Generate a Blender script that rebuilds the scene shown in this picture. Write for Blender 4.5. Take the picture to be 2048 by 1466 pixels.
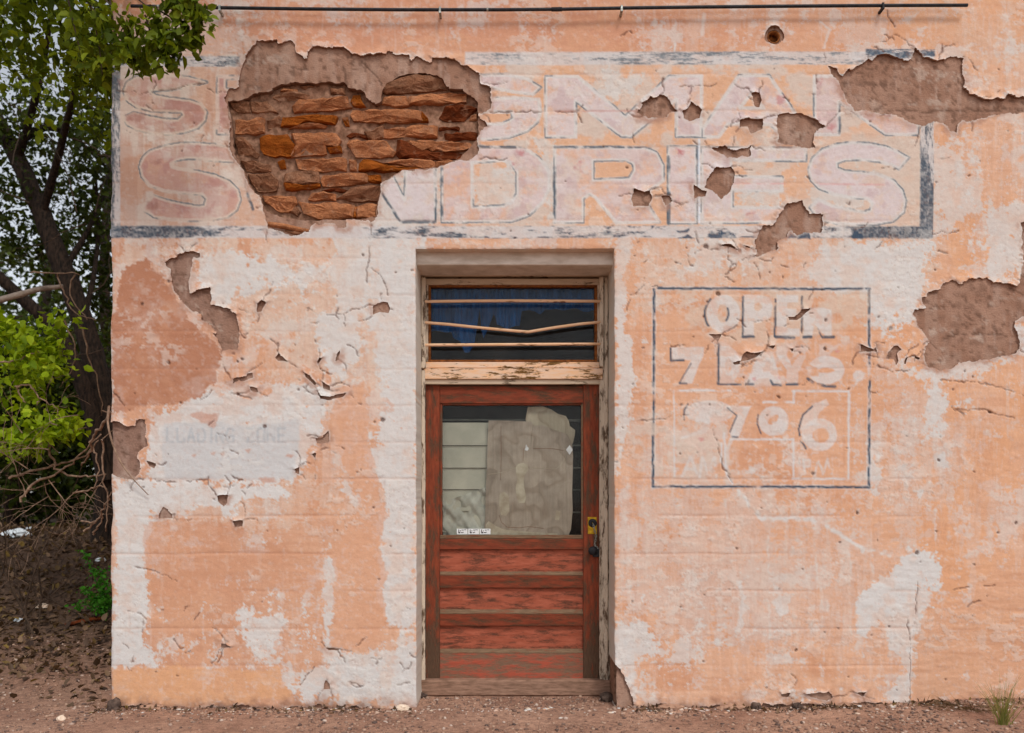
import bpy, bmesh, math, random
import numpy as np
from mathutils import Vector, Matrix, noise as mnoise

for o in list(bpy.data.objects):
    bpy.data.objects.remove(o)
scene = bpy.context.scene
COL = scene.collection
R = math.radians

# ------------------------------------------------------------------ camera
D = 5.6            # metres from the camera to the face of the wall
S = 300.0          # photograph pixels per metre on the face of the wall
ZC = 1.36          # camera height
HY = 1000.0        # photograph row of the horizon
GY = 1408.0        # photograph row where the wall meets the ground
cam = bpy.data.cameras.new('camera')
cam_o = bpy.data.objects.new('camera', cam)
COL.objects.link(cam_o)
cam_o.location = (0, -D, ZC)
cam_o.rotation_euler = (R(90), 0, 0)
cam.sensor_width = 36
cam.lens = 36 * D * S / 2048
cam.shift_y = (HY - 733) / 2048
cam.clip_start = 0.05
cam.clip_end = 2000
cam.dof.use_dof = True
cam.dof.focus_distance = 5.7
cam.dof.aperture_fstop = 1.6
scene.camera = cam_o

# ------------------------------------------------------------------ sky, sun, exposure
SUN_EL, SUN_AZ = R(52), R(22)      # azimuth measured from -Y (camera side) towards +X
world = bpy.data.worlds.new('World')
scene.world = world
world.use_nodes = True
wn = world.node_tree
bg = wn.nodes['Background']
sky = wn.nodes.new('ShaderNodeTexSky')
sky.sky_type = 'NISHITA'
sky.sun_disc = False
sky.sun_elevation = SUN_EL
sky.sun_rotation = math.pi - SUN_AZ
sky.air_density = 1.0
sky.dust_density = 1.2
sky.ozone_density = 1.0
hs = wn.nodes.new('ShaderNodeHueSaturation')     # thin even cloud: the sky is paler everywhere
hs.inputs['Saturation'].default_value = 0.28
wn.links.new(sky.outputs[0], hs.inputs['Color'])
wn.links.new(hs.outputs[0], bg.inputs['Color'])
bg.inputs['Strength'].default_value = 0.15
sun = bpy.data.lights.new('sun', 'SUN')
sun.energy = 1.5
sun.angle = R(14)
sun.color = (1.0, 0.97, 0.94)
sun_o = bpy.data.objects.new('sun', sun)
COL.objects.link(sun_o)
sd = Vector((math.sin(SUN_AZ) * math.cos(SUN_EL), -math.cos(SUN_AZ) * math.cos(SUN_EL), math.sin(SUN_EL)))
sun_o.rotation_euler = sd.to_track_quat('Z', 'Y').to_euler()
sun_o.location = (3, -8, 12)
vs = scene.view_settings
vs.view_transform = 'Standard'
vs.look = 'None'
vs.exposure = 0.13
vs.gamma = 1.0
vs.use_curve_mapping = False
LIT = (0.97, 0.885, 0.85)          # how bright a white card on the wall comes out; turns seen colours into surface colours

# ------------------------------------------------------------------ helpers
def lin(c, kk=LIT):
    out = []
    for v, k in zip(c, kk):
        v = v / 255.0
        v = v / 12.92 if v <= 0.04045 else ((v + 0.055) / 1.055) ** 2.4
        out.append(min(v / k, 0.92))
    return np.array(out, dtype=np.float32)

def P(px, py, depth=0.0):
    s = D / (D + depth)
    return Vector(((px - 1024) / (S * s), depth, ZC + (HY - py) / (S * s)))

def ppm(depth):
    return S * D / (D + depth)

def tag(o, label=None, cat=None, group=None, kind=None):
    if label: o['label'] = label
    if cat: o['category'] = cat
    if group: o['group'] = group
    if kind: o['kind'] = kind
    return o

def empty(name, loc, label=None, cat=None, group=None):
    o = bpy.data.objects.new(name, None)
    o.empty_display_size = 0.1
    COL.objects.link(o)
    o.location = loc
    tag(o, label, cat, group)
    return o

def link(name, me, mat, parent=None, smooth=False):
    o = bpy.data.objects.new(name, me)
    COL.objects.link(o)
    if mat is not None:
        me.materials.append(mat)
    if parent is not None:
        o.parent = parent
        o.matrix_parent_inverse = Matrix.Translation(-Vector(parent.location))
    if smooth:
        me.polygons.foreach_set('use_smooth', np.ones(len(me.polygons), dtype=bool))
    return o

def np_mesh(name, verts, quads=None, tris=None):
    me = bpy.data.meshes.new(name)
    verts = np.asarray(verts, dtype=np.float32)
    nq = 0 if quads is None else len(quads)
    nt = 0 if tris is None else len(tris)
    me.vertices.add(len(verts))
    me.vertices.foreach_set('co', verts.ravel())
    me.loops.add(nq * 4 + nt * 3)
    idx = []
    if nq: idx.append(np.asarray(quads, dtype=np.int32).ravel())
    if nt: idx.append(np.asarray(tris, dtype=np.int32).ravel())
    me.loops.foreach_set('vertex_index', np.concatenate(idx))
    me.polygons.add(nq + nt)
    starts = np.concatenate([np.arange(nq) * 4, nq * 4 + np.arange(nt) * 3]).astype(np.int32)
    me.polygons.foreach_set('loop_start', starts)
    me.update(calc_edges=True)
    me.validate()
    return me

def bm_obj(name, bm, mat, parent=None, smooth=False):
    me = bpy.data.meshes.new(name)
    bmesh.ops.recalc_face_normals(bm, faces=bm.faces[:])
    bm.to_mesh(me)
    bm.free()
    return link(name, me, mat, parent, smooth)

def bm_box(bm, x0, x1, y0, y1, z0, z1, bevel=0.0, seg=1):
    r = bmesh.ops.create_cube(bm, size=1.0)
    vs_ = r['verts']
    for v in vs_:
        v.co = Vector((x0 + (v.co.x + .5) * (x1 - x0), y0 + (v.co.y + .5) * (y1 - y0), z0 + (v.co.z + .5) * (z1 - z0)))
    if bevel > 0:
        es = list({e for v in vs_ for e in v.link_edges})
        bmesh.ops.bevel(bm, geom=es, offset=bevel, segments=seg, affect='EDGES', profile=0.5)

def box(name, x0, x1, y0, y1, z0, z1, mat, parent=None, bevel=0.0):
    bm = bmesh.new()
    bm_box(bm, x0, x1, y0, y1, z0, z1, bevel)
    return bm_obj(name, bm, mat, parent)

def pbox(name, px0, px1, py0, py1, d0, d1, mat, parent=None, bevel=0.002):
    """a board whose front face, at depth d0, fills the given photograph rectangle"""
    a = P(px0, py1, d0); b = P(px1, py0, d0)
    return box(name, a.x, b.x, d0, d1, a.z, b.z, mat, parent, bevel)

def tube_data(pts, radii, sides=8, seed=0, rough=0.0, cap=True):
    pts = [Vector(p) for p in pts]
    rng = random.Random(seed)
    V = []; Q = []; T = []
    n = len(pts)
    up = Vector((0.13, 0.31, 0.94))
    for i, p in enumerate(pts):
        t = (pts[min(i + 1, n - 1)] - pts[max(i - 1, 0)]).normalized()
        a = t.cross(up)
        if a.length < 1e-3: a = t.cross(Vector((1, 0, 0)))
        a.normalize(); b = t.cross(a)
        for k in range(sides):
            an = 2 * math.pi * k / sides
            r = radii[i] * (1 + rough * rng.uniform(-1, 1))
            V.append(p + a * math.cos(an) * r + b * math.sin(an) * r)
    for i in range(n - 1):
        for k in range(sides):
            k2 = (k + 1) % sides
            Q.append((i * sides + k, i * sides + k2, (i + 1) * sides + k2, (i + 1) * sides + k))
    if cap:
        for base in (0, (n - 1) * sides):
            c = len(V); V.append(pts[0] if base == 0 else pts[-1])
            for k in range(sides):
                T.append((c, base + k, base + (k + 1) % sides))
    return V, Q, T

def tubes(name, specs, mat, parent=None, sides=8, rough=0.0, seed=0):
    V = []; Q = []; T = []
    for i, (pts, radii) in enumerate(specs):
        v, q, t = tube_data(pts, radii, sides, seed + i, rough)
        o = len(V)
        V += v; Q += [tuple(a + o for a in f) for f in q]; T += [tuple(a + o for a in f) for f in t]
    me = np_mesh(name, V, Q, T)
    return link(name, me, mat, parent, True)

def catmull(pts, n=6):
    pts = [Vector(p) for p in pts]
    out = []
    for i in range(len(pts) - 1):
        p0 = pts[max(i - 1, 0)]; p1 = pts[i]; p2 = pts[i + 1]; p3 = pts[min(i + 2, len(pts) - 1)]
        for k in range(n):
            t = k / n
            out.append(0.5 * ((2 * p1) + (p2 - p0) * t + (2 * p0 - 5 * p1 + 4 * p2 - p3) * t * t + (3 * p1 - p0 - 3 * p2 + p3) * t ** 3))
    out.append(pts[-1])
    return out

# ---- numpy noise
def vnoise(X, Y, seed):
    rs = np.random.RandomState(seed)
    tab = rs.rand(256, 256).astype(np.float32)
    xi = np.floor(X).astype(np.int64); yi = np.floor(Y).astype(np.int64)
    fx = (X - xi).astype(np.float32); fy = (Y - yi).astype(np.float32)
    fx = fx * fx * fx * (fx * (fx * 6 - 15) + 10); fy = fy * fy * fy * (fy * (fy * 6 - 15) + 10)
    x0 = xi & 255; x1 = (xi + 1) & 255; y0 = yi & 255; y1 = (yi + 1) & 255
    a = tab[y0, x0]; b = tab[y0, x1]; c = tab[y1, x0]; d = tab[y1, x1]
    return (a + (b - a) * fx) + ((c + (d - c) * fx) - (a + (b - a) * fx)) * fy

def fbm(X, Y, sx, sy, seed, octv=4, gain=0.55):
    out = 0; amp = 1; tot = 0; f = 1.0
    for k in range(octv):
        out = out + amp * vnoise(X * f / sx + 17.3 * k, Y * f / sy + 9.1 * k, seed + k)
        tot += amp; amp *= gain; f *= 2.03
    return out / tot

def sstep(a, b, x):
    t = np.clip((x - a) / (b - a), 0, 1)
    return t * t * (3 - 2 * t)

# ------------------------------------------------------------------ materials
def new_mat(name):
    m = bpy.data.materials.new(name)
    m.use_nodes = True
    nt = m.node_tree
    b = nt.nodes['Principled BSDF']
    b.inputs['Roughness'].default_value = 0.9
    b.inputs['Specular IOR Level'].default_value = 0.2
    return m, nt, b

def nd(nt, typ, **kw):
    n = nt.nodes.new(typ)
    for k, v in kw.items():
        if k.startswith('_'):
            setattr(n, k[1:], v)
        else:
            n.inputs[k.replace('__', ' ')].default_value = v
    return n

def ramp(nt, src, stops):
    r = nt.nodes.new('ShaderNodeValToRGB')
    el = r.color_ramp.elements
    while len(el) > 1: el.remove(el[-1])
    el[0].position = stops[0][0]; el[0].color = (*stops[0][1], 1)
    for p, c in stops[1:]:
        e = el.new(p); e.color = (*c, 1)
    nt.links.new(src, r.inputs[0])
    return r.outputs[0]

def mixc(nt, fac, a, b, mode='MIX'):
    m = nt.nodes.new('ShaderNodeMix')
    m.data_type = 'RGBA'; m.blend_type = mode
    for sock, val in ((m.inputs[0], fac), (m.inputs[6], a), (m.inputs[7], b)):
        if isinstance(val, bpy.types.NodeSocket): nt.links.new(val, sock)
        elif isinstance(val, (int, float)): sock.default_value = val
        else: sock.default_value = (*[float(q) for q in val], 1)
    return m.outputs[2]

def noise_fac(nt, scale, detail=4, rough=0.6, stretch=(1, 1, 1), coord='Object'):
    tc = nt.nodes.new('ShaderNodeTexCoord')
    mp = nt.nodes.new('ShaderNodeMapping')
    mp.inputs['Scale'].default_value = stretch
    nt.links.new(tc.outputs[coord], mp.inputs[0])
    n = nd(nt, 'ShaderNodeTexNoise', Scale=scale, Detail=detail, Roughness=rough)
    nt.links.new(mp.outputs[0], n.inputs['Vector'])
    return n.outputs[0]

def add_bump(nt, b, src, strength, dist):
    bp = nd(nt, 'ShaderNodeBump', Strength=strength, Distance=dist)
    nt.links.new(src, bp.inputs['Height'])
    nt.links.new(bp.outputs[0], b.inputs['Normal'])

def attr_mat(name, attr, grain=130, bump=0.5, dist=0.004, var=0.10, rough=0.92):
    m, nt, b = new_mat(name)
    a = nt.nodes.new('ShaderNodeAttribute'); a.attribute_name = attr
    n1 = noise_fac(nt, grain, 5, 0.65)
    v = ramp(nt, n1, [(0.3, (1 - var,) * 3), (0.7, (1 + var * .6,) * 3)])
    nt.links.new(mixc(nt, 1.0, a.outputs[0], v, 'MULTIPLY'), b.inputs['Base Color'])
    b.inputs['Roughness'].default_value = rough
    n2 = noise_fac(nt, grain * 0.6, 6, 0.7, (0.7, 1, 1.5))
    add_bump(nt, b, n2, bump, dist)
    return m

def plain_mat(name, c1, c2, scale=20, rough=0.9, bump=0.3, dist=0.003, stretch=(1, 1, 1), metallic=0.0, lo=.35, hi=.65):
    m, nt, b = new_mat(name)
    n1 = noise_fac(nt, scale, 5, 0.6, stretch)
    c = ramp(nt, n1, [(lo, lin(c1)), (hi, lin(c2))])
    nt.links.new(c, b.inputs['Base Color'])
    b.inputs['Roughness'].default_value = rough
    b.inputs['Metallic'].default_value = metallic
    if bump: add_bump(nt, b, n1, bump, dist)
    return m

def wood_mat(name, paint, paint2, wood, wood2, wear, grain='X', low=None, soft=0.03, fs=9):
    """painted board: paint worn off along the grain, bare weathered wood below"""
    m, nt, b = new_mat(name)
    st = {'X': (1.9, 3, 9), 'Z': (9, 3, 1.9)}[grain]
    st2 = {'X': (2.0, 6, 40), 'Z': (40, 6, 2.0)}[grain]
    big = noise_fac(nt, 3.2, 5, 0.62, st)
    fine = noise_fac(nt, fs, 7, 0.75, st)
    fibre = noise_fac(nt, 8, 5, 0.7, st2)
    pc = ramp(nt, noise_fac(nt, 5, 4, 0.6, st), [(0.3, lin(paint)), (0.7, lin(paint2))])
    wc = ramp(nt, fibre, [(0.3, lin(wood2)), (0.7, lin(wood))])
    mx = nt.nodes.new('ShaderNodeMath'); mx.operation = 'ADD'
    sc = nt.nodes.new('ShaderNodeMath'); sc.operation = 'MULTIPLY'; sc.inputs[1].default_value = 0.55
    nt.links.new(fine, sc.inputs[0])
    nt.links.new(big, mx.inputs[0]); nt.links.new(sc.outputs[0], mx.inputs[1])
    last = mx.outputs[0]
    if low is not None:      # splash wear: bare wood below this height
        geo = nt.nodes.new('ShaderNodeNewGeometry')
        sp = nt.nodes.new('ShaderNodeSeparateXYZ'); nt.links.new(geo.outputs['Position'], sp.inputs[0])
        mr = nt.nodes.new('ShaderNodeMapRange')
        mr.inputs['From Min'].default_value = low[0]; mr.inputs['From Max'].default_value = low[1]
        mr.inputs['To Min'].default_value = 0.22; mr.inputs['To Max'].default_value = 0.0
        nt.links.new(sp.outputs[2], mr.inputs[0])
        ad = nt.nodes.new('ShaderNodeMath'); ad.operation = 'ADD'
        nt.links.new(last, ad.inputs[0]); nt.links.new(mr.outputs[0], ad.inputs[1]); last = ad.outputs[0]
    t = 0.80 + (0.5 - wear) * 0.42
    fac = ramp(nt, last, [(t - 0.05, (0, 0, 0)), (t + soft, (1, 1, 1))])
    nt.links.new(mixc(nt, fac, pc, wc), b.inputs['Base Color'])
    b.inputs['Roughness'].default_value = 0.75
    hsum = nt.nodes.new('ShaderNodeMath'); hsum.operation = 'SUBTRACT'
    nt.links.new(fibre, hsum.inputs[0]); nt.links.new(fac, hsum.inputs[1])
    add_bump(nt, b, hsum.outputs[0], 0.55, 0.003)
    return m

M = {}
M['stucco'] = attr_mat('stucco', 'paint', 210, 0.55, 0.004, 0.11)
M['coat'] = attr_mat('brown_coat', 'paint', 140, 0.9, 0.006, 0.22)
M['mortar'] = plain_mat('mortar', (112, 78, 58), (160, 116, 92), 34, 0.95, 0.7, 0.006)
def stone_mat(name, c1, c2, dust=.35):
    m, nt, b = new_mat(name)
    lay_ = noise_fac(nt, 10, 6, .72, (1, 1, 2.6)); pat = noise_fac(nt, 16, 5, .65); fine = noise_fac(nt, 90, 4, .7)
    c = ramp(nt, lay_, [(.34, lin(c1)), (.62, lin(c2))])
    c = mixc(nt, ramp(nt, pat, [(.62 - dust * .3, (0, 0, 0)), (.80 - dust * .3, (.75, .75, .75))]), c, lin((172, 124, 96)))
    c = mixc(nt, 1.0, c, ramp(nt, fine, [(.3, (.78,) * 3), (.66, (1.08,) * 3)]), 'MULTIPLY')
    nt.links.new(c, b.inputs['Base Color'])
    b.inputs['Roughness'].default_value = 1.0; b.inputs['Specular IOR Level'].default_value = 0.03
    ad = nt.nodes.new('ShaderNodeMath'); ad.operation = 'ADD'
    nt.links.new(lay_, ad.inputs[0]); nt.links.new(fine, ad.inputs[1])
    add_bump(nt, b, ad.outputs[0], 0.9, 0.016)
    return m
M['stone_tan'] = stone_mat('stone_tan', (148, 90, 58), (204, 131, 88), .35)
M['stone_orange'] = stone_mat('stone_orange', (126, 64, 20), (172, 90, 34), .15)
M['stone_red'] = stone_mat('stone_red', (84, 40, 22), (134, 66, 36), .15)
M['stone_brown'] = stone_mat('stone_brown', (108, 70, 50), (164, 110, 80), .45)
M['frame_z'] = wood_mat('frame_paint_upright', (214, 190, 166), (196, 170, 146), (126, 98, 76), (70, 52, 40), 0.42, 'Z', None, .05, 16)
M['frame_x'] = wood_mat('frame_paint_level', (200, 172, 146), (182, 154, 128), (120, 92, 70), (66, 48, 36), 0.22, 'X')
M['frame_worn'] = wood_mat('frame_worn', (196, 168, 142), (176, 148, 122), (112, 88, 70), (58, 44, 34), 0.72, 'Z')
M['transom_rail'] = wood_mat('transom_rail_paint', (232, 172, 122), (224, 190, 166), (128, 88, 40), (84, 54, 22), 0.36, 'X', None, .02, 14)
M['door_x'] = wood_mat('door_paint_level', (140, 64, 40), (110, 47, 29), (104, 70, 48), (62, 38, 26), 0.56, 'X', None, .12, 30)
M['door_panel'] = wood_mat('door_panel_paint', (174, 92, 68), (148, 72, 49), (112, 66, 48), (76, 44, 32), 0.50, 'X', None, .12, 30)
M['door_z'] = wood_mat('door_paint_upright', (148, 69, 43), (112, 49, 30), (108, 78, 58), (62, 42, 30), 0.54, 'Z', (0.10, 0.6), .11, 28)
M['door_low'] = wood_mat('door_kick_rail', (176, 82, 60), (160, 74, 54), (140, 104, 82), (100, 72, 54), 0.72, 'X', None, .14, 22)
M['bead'] = wood_mat('bead', (132, 76, 54), (120, 76, 54), (138, 106, 80), (88, 64, 46), 0.7, 'X')
M['threshold'] = plain_mat('threshold_wood', (118, 86, 68), (160, 120, 98), 12, .95, .4, .004, (1, 1, 5))
M['bar'] = wood_mat('bar_paint', (232, 184, 148), (226, 172, 128), (150, 96, 60), (110, 66, 40), 0.20, 'X')
M['lintel'] = plain_mat('lintel_plaster', (186, 164, 146), (214, 194, 178), 7, .92, .35, .004, (1, 1, 3))
M['black_iron'] = plain_mat('black_iron', (26, 25, 27), (48, 46, 48), 40, 0.55, 0.2, 0.001)
M['dark_room'] = plain_mat('dark_room', (44, 42, 40), (62, 58, 54), 6, 0.95, 0)
M['brass'] = plain_mat('brass', (150, 108, 22), (206, 160, 44), 60, 0.4, 0.1, 0.001, metallic=0.6)
M['steel'] = plain_mat('steel', (120, 116, 108), (190, 184, 172), 80, 0.35, 0.1, 0.001, metallic=0.8)
M['rust'] = plain_mat('rust', (92, 50, 22), (150, 86, 40), 50, 0.9, 0.5, 0.002)
def card_mat(name, c1, c2, ring):
    m, nt, b = new_mat(name)
    a = noise_fac(nt, 1.7, 3, .5); g = noise_fac(nt, 8, 5, .65); v = noise_fac(nt, 14, 3, .6, (5, 1, .4))
    c = ramp(nt, g, [(.32, lin(c1)), (.66, lin(c2))])
    for p in (.44, .55, .63):      # tide marks of old water stains
        c = mixc(nt, ramp(nt, a, [(p - .012, (0, 0, 0)), (p, (.5,) * 3), (p + .03, (0, 0, 0))]), c, lin(ring))
    c = mixc(nt, ramp(nt, a, [(.52, (0, 0, 0)), (.60, (.35,) * 3)]), c, lin(tuple(int(q * .82) for q in c1)))
    c = mixc(nt, 1.0, c, ramp(nt, v, [(.35, (.9,) * 3), (.6, (1.04,) * 3)]), 'MULTIPLY')
    nt.links.new(c, b.inputs['Base Color'])
    add_bump(nt, b, a, .5, .03)
    return m
M['cardboard'] = card_mat('cardboard', (152, 134, 116), (178, 158, 138), (124, 102, 82))
M['cardboard_pale'] = card_mat('cardboard_pale', (164, 148, 124), (186, 168, 142), (130, 108, 84))
M['cardboard_stain'] = plain_mat('cardboard_stain', (196, 180, 154), (166, 146, 122), 14, 0.9, 0.1, 0.002)
M['slat'] = plain_mat('slat_paint', (172, 164, 144), (192, 182, 160), 5, 0.7, 0.05, 0.002)
M['cloth'] = plain_mat('pale_cloth', (164, 158, 142), (196, 188, 170), 9, 0.9, 0.2, 0.003)
M['curtain'] = plain_mat('blue_curtain', (6, 48, 88), (14, 74, 126), 12, 0.9, 0.1, 0.002, (6, 1, 1))
M['sticker'] = plain_mat('sticker', (214, 206, 200), (226, 220, 214), 40, 0.6, 0)
M['ink'] = plain_mat('ink', (40, 34, 34), (52, 44, 44), 40, 0.6, 0)
M['bark'] = plain_mat('bark', (22, 17, 14), (62, 46, 36), 14, 0.95, 1.0, 0.03, (3, 3, 0.6))
M['twig'] = plain_mat('twig', (112, 84, 66), (168, 134, 110), 20, 0.9, 0.4, 0.004)
M['twig_dark'] = plain_mat('twig_dark', (50, 38, 30), (84, 64, 50), 20, 0.9, 0.4, 0.004)
M['pale_wood'] = plain_mat('pale_wood', (120, 100, 88), (170, 148, 132), 12, 0.9, 0.4, 0.004)
M['white_trash'] = plain_mat('white_trash', (206, 204, 204), (232, 230, 228), 14, 0.6, 0.2, 0.004)
M['pebble'] = None

def leaf_mat(name, cols, trans=0.42):
    m, nt, b = new_mat(name)
    g = nt.nodes.new('ShaderNodeNewGeometry')
    c = ramp(nt, g.outputs['Random Per Island'], [(i / (len(cols) - 1), lin(q)) for i, q in enumerate(cols)])
    nt.links.new(c, b.inputs['Base Color'])
    b.inputs['Roughness'].default_value = 0.55
    b.inputs['Specular IOR Level'].default_value = 0.15
    t = nt.nodes.new('ShaderNodeBsdfTranslucent')
    tc = mixc(nt, 1.0, c, (1.25, 1.2, 0.5), 'MULTIPLY')
    nt.links.new(tc, t.inputs[0])
    ms = nt.nodes.new('ShaderNodeMixShader'); ms.inputs[0].default_value = trans
    out = [n for n in nt.nodes if n.type == 'OUTPUT_MATERIAL'][0]
    nt.links.new(b.outputs[0], ms.inputs[1]); nt.links.new(t.outputs[0], ms.inputs[2])
    nt.links.new(ms.outputs[0], out.inputs[0])
    return m
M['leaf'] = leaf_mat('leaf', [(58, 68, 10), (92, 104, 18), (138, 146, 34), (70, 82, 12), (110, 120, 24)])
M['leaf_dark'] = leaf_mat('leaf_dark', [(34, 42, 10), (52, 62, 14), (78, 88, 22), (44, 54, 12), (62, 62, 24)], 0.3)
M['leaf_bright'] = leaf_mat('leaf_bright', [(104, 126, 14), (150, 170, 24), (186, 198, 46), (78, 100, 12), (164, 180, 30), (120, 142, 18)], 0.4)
M['weed'] = leaf_mat('weed_leaf', [(52, 104, 28), (78, 136, 36), (64, 118, 30)], 0.35)
M['grass'] = leaf_mat('grass_blade', [(96, 104, 44), (122, 118, 56), (150, 128, 78), (84, 96, 38)], 0.3)
M['dry_leaf'] = leaf_mat('dry_leaf', [(84, 60, 44), (116, 86, 62), (64, 46, 35), (140, 108, 82), (54, 39, 31), (90, 67, 52), (130, 102, 50)], 0.15)
M['dry_grass'] = leaf_mat('dry_grass', [(96, 70, 48), (128, 96, 68), (72, 52, 38)], 0.15)
M['pebble'] = leaf_mat('pebble', [(120, 88, 74), (160, 120, 98), (96, 74, 66), (184, 146, 122), (140, 104, 86), (84, 66, 60), (150, 112, 92), (196, 168, 150)], 0.0)

def glass_mat():
    m, nt, b = new_mat('glass')
    t = nt.nodes.new('ShaderNodeBsdfTransparent'); t.inputs[0].default_value = (0.985, 0.99, 0.985, 1)
    g = nt.nodes.new('ShaderNodeBsdfGlossy'); g.inputs['Roughness'].default_value = 0.06
    f = nt.nodes.new('ShaderNodeFresnel'); f.inputs[0].default_value = 1.22
    d = nt.nodes.new('ShaderNodeBsdfDiffuse'); d.inputs[0].default_value = (0.42, 0.38, 0.33, 1)
    ms = nt.nodes.new('ShaderNodeMixShader')
    nt.links.new(f.outputs[0], ms.inputs[0]); nt.links.new(t.outputs[0], ms.inputs[1]); nt.links.new(g.outputs[0], ms.inputs[2])
    m2 = nt.nodes.new('ShaderNodeMixShader')           # a film of dust
    dn = noise_fac(nt, 5, 5, 0.6)
    mr = nt.nodes.new('ShaderNodeMapRange'); mr.inputs['From Min'].default_value = .3; mr.inputs['From Max'].default_value = .8
    mr.inputs['To Min'].default_value = 0.0; mr.inputs['To Max'].default_value = 0.035
    nt.links.new(dn, mr.inputs[0]); nt.links.new(mr.outputs[0], m2.inputs[0])
    nt.links.new(ms.outputs[0], m2.inputs[1]); nt.links.new(d.outputs[0], m2.inputs[2])
    out = [n for n in nt.nodes if n.type == 'OUTPUT_MATERIAL'][0]
    nt.links.new(m2.outputs[0], out.inputs[0])
    return m
M['glass'] = glass_mat()

# ================================================================== GROUND
def ground_z(x, y):
    x = np.asarray(x, dtype=np.float32); y = np.asarray(y, dtype=np.float32)
    left = sstep(-2.3, -3.1, x)
    z = left * 0.98 * sstep(0.0, 5.2, y) + left * 0.5 * sstep(6, 30, y)
    z = z + 0.035 * (fbm(x, y, 1.3, 1.3, 71, 3) - 0.5) * sstep(-0.02, -0.5, y - 0.0 + 0 * x) + left * 0.10 * (fbm(x, y, .9, .9, 75, 3) - .5) * sstep(0, 1, y)
    z = z + 0.014 * (fbm(x, y, .16, .16, 77, 3) - 0.5)
    z = z + 0.035 * sstep(2.2, 3.4, x) * sstep(-0.35, 0.05, y)          # drifted dirt by the right end
    z = z - 0.02 * sstep(-0.6, -3, y) - .024 * sstep(2.6, 1.6, x) * (y < .56)
    inside = (x > -2.6) & (y > 0.55)
    return np.where(inside, -0.05, z)

def tensor_axis(lo, hi, f0, f1, step, far):
    a = list(np.arange(f0, f1 + 1e-6, step))
    s = step; v = f1
    while v < hi:
        s = min(s * 1.35, far); v += s; a.append(v)
    s = step; v = f0
    while v > lo:
        s = min(s * 1.35, far); v -= s; a.insert(0, v)
    return np.array(a, dtype=np.float32)

gx = tensor_axis(-500, 500, -5.5, 4.6, 0.035, 60)
gyv = tensor_axis(-300, 700, -1.3, 4.2, 0.035, 60)
GX, GYY = np.meshgrid(gx, gyv)
GZ = ground_z(GX, GYY)
nx, ny = len(gx), len(gyv)
idx = np.arange(nx * ny).reshape(ny, nx)
quads = np.stack([idx[:-1, :-1], idx[:-1, 1:], idx[1:, 1:], idx[1:, :-1]], -1).reshape(-1, 4)
me = np_mesh('ground', np.stack([GX, GYY, GZ], -1).reshape(-1, 3), quads)
def ground_mat():
    m, nt, b = new_mat('dirt')
    n1 = noise_fac(nt, 1.6, 5, 0.6)
    n2 = noise_fac(nt, 26, 6, 0.7)
    n3 = noise_fac(nt, 120, 4, 0.7)
    c = ramp(nt, n1, [(0.35, lin((160, 114, 92))), (0.65, lin((194, 146, 120)))])
    c2 = ramp(nt, n2, [(0.32, (0.55,) * 3), (0.62, (1.05,) * 3)])
    c3 = ramp(nt, n3, [(0.34, (0.62,) * 3), (0.6, (1.1,) * 3)])
    c = mixc(nt, 1.0, mixc(nt, 1.0, c, c2, 'MULTIPLY'), c3, 'MULTIPLY')
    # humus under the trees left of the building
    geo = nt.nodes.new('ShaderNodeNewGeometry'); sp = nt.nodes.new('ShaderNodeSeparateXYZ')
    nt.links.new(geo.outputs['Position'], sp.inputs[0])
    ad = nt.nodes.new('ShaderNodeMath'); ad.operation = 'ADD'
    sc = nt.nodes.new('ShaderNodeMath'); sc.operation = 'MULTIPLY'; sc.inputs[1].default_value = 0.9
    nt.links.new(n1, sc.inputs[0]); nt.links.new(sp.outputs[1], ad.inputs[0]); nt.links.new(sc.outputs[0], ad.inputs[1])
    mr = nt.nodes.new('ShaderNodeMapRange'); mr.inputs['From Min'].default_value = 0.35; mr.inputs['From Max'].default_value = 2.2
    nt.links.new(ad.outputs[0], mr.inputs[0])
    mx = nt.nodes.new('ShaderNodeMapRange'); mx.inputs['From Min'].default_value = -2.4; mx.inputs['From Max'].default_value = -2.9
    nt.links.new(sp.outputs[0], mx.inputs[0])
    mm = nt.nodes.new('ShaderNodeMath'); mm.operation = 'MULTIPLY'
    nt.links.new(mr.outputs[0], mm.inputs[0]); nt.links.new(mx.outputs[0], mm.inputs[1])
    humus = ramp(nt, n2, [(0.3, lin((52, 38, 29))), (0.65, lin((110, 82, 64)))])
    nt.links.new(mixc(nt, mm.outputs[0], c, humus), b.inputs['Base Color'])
    add_bump(nt, b, n3, 0.8, 0.01)
    return m
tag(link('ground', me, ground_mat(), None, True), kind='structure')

# ================================================================== BUILDING
store = empty('store_building', (-2.67, 0.0, 0.0),
              'weathered peach stucco store with faded hand-painted signs and a red wooden door', 'building')

# ---------- the stucco skin, as a fine sheet with the peeled areas cut out of it
CELL = 2.0
xs = np.concatenate([np.arange(222, 2200, CELL), np.arange(2204, 2600, 6), np.arange(2610, 3000, 24)]).astype(np.float32)
ys = np.concatenate([np.arange(-420, -30, 24), np.arange(-20, 1432, CELL)]).astype(np.float32)
XX, YY = np.meshgrid(xs, ys)
NX, NY = len(xs), len(ys)

def win(x0, x1, y0, y1):
    i0 = max(int(np.searchsorted(xs, x0)) - 1, 0); i1 = min(int(np.searchsorted(xs, x1)) + 1, NX)
    j0 = max(int(np.searchsorted(ys, y0)) - 1, 0); j1 = min(int(np.searchsorted(ys, y1)) + 1, NY)
    return slice(j0, j1), slice(i0, i1)

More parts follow.
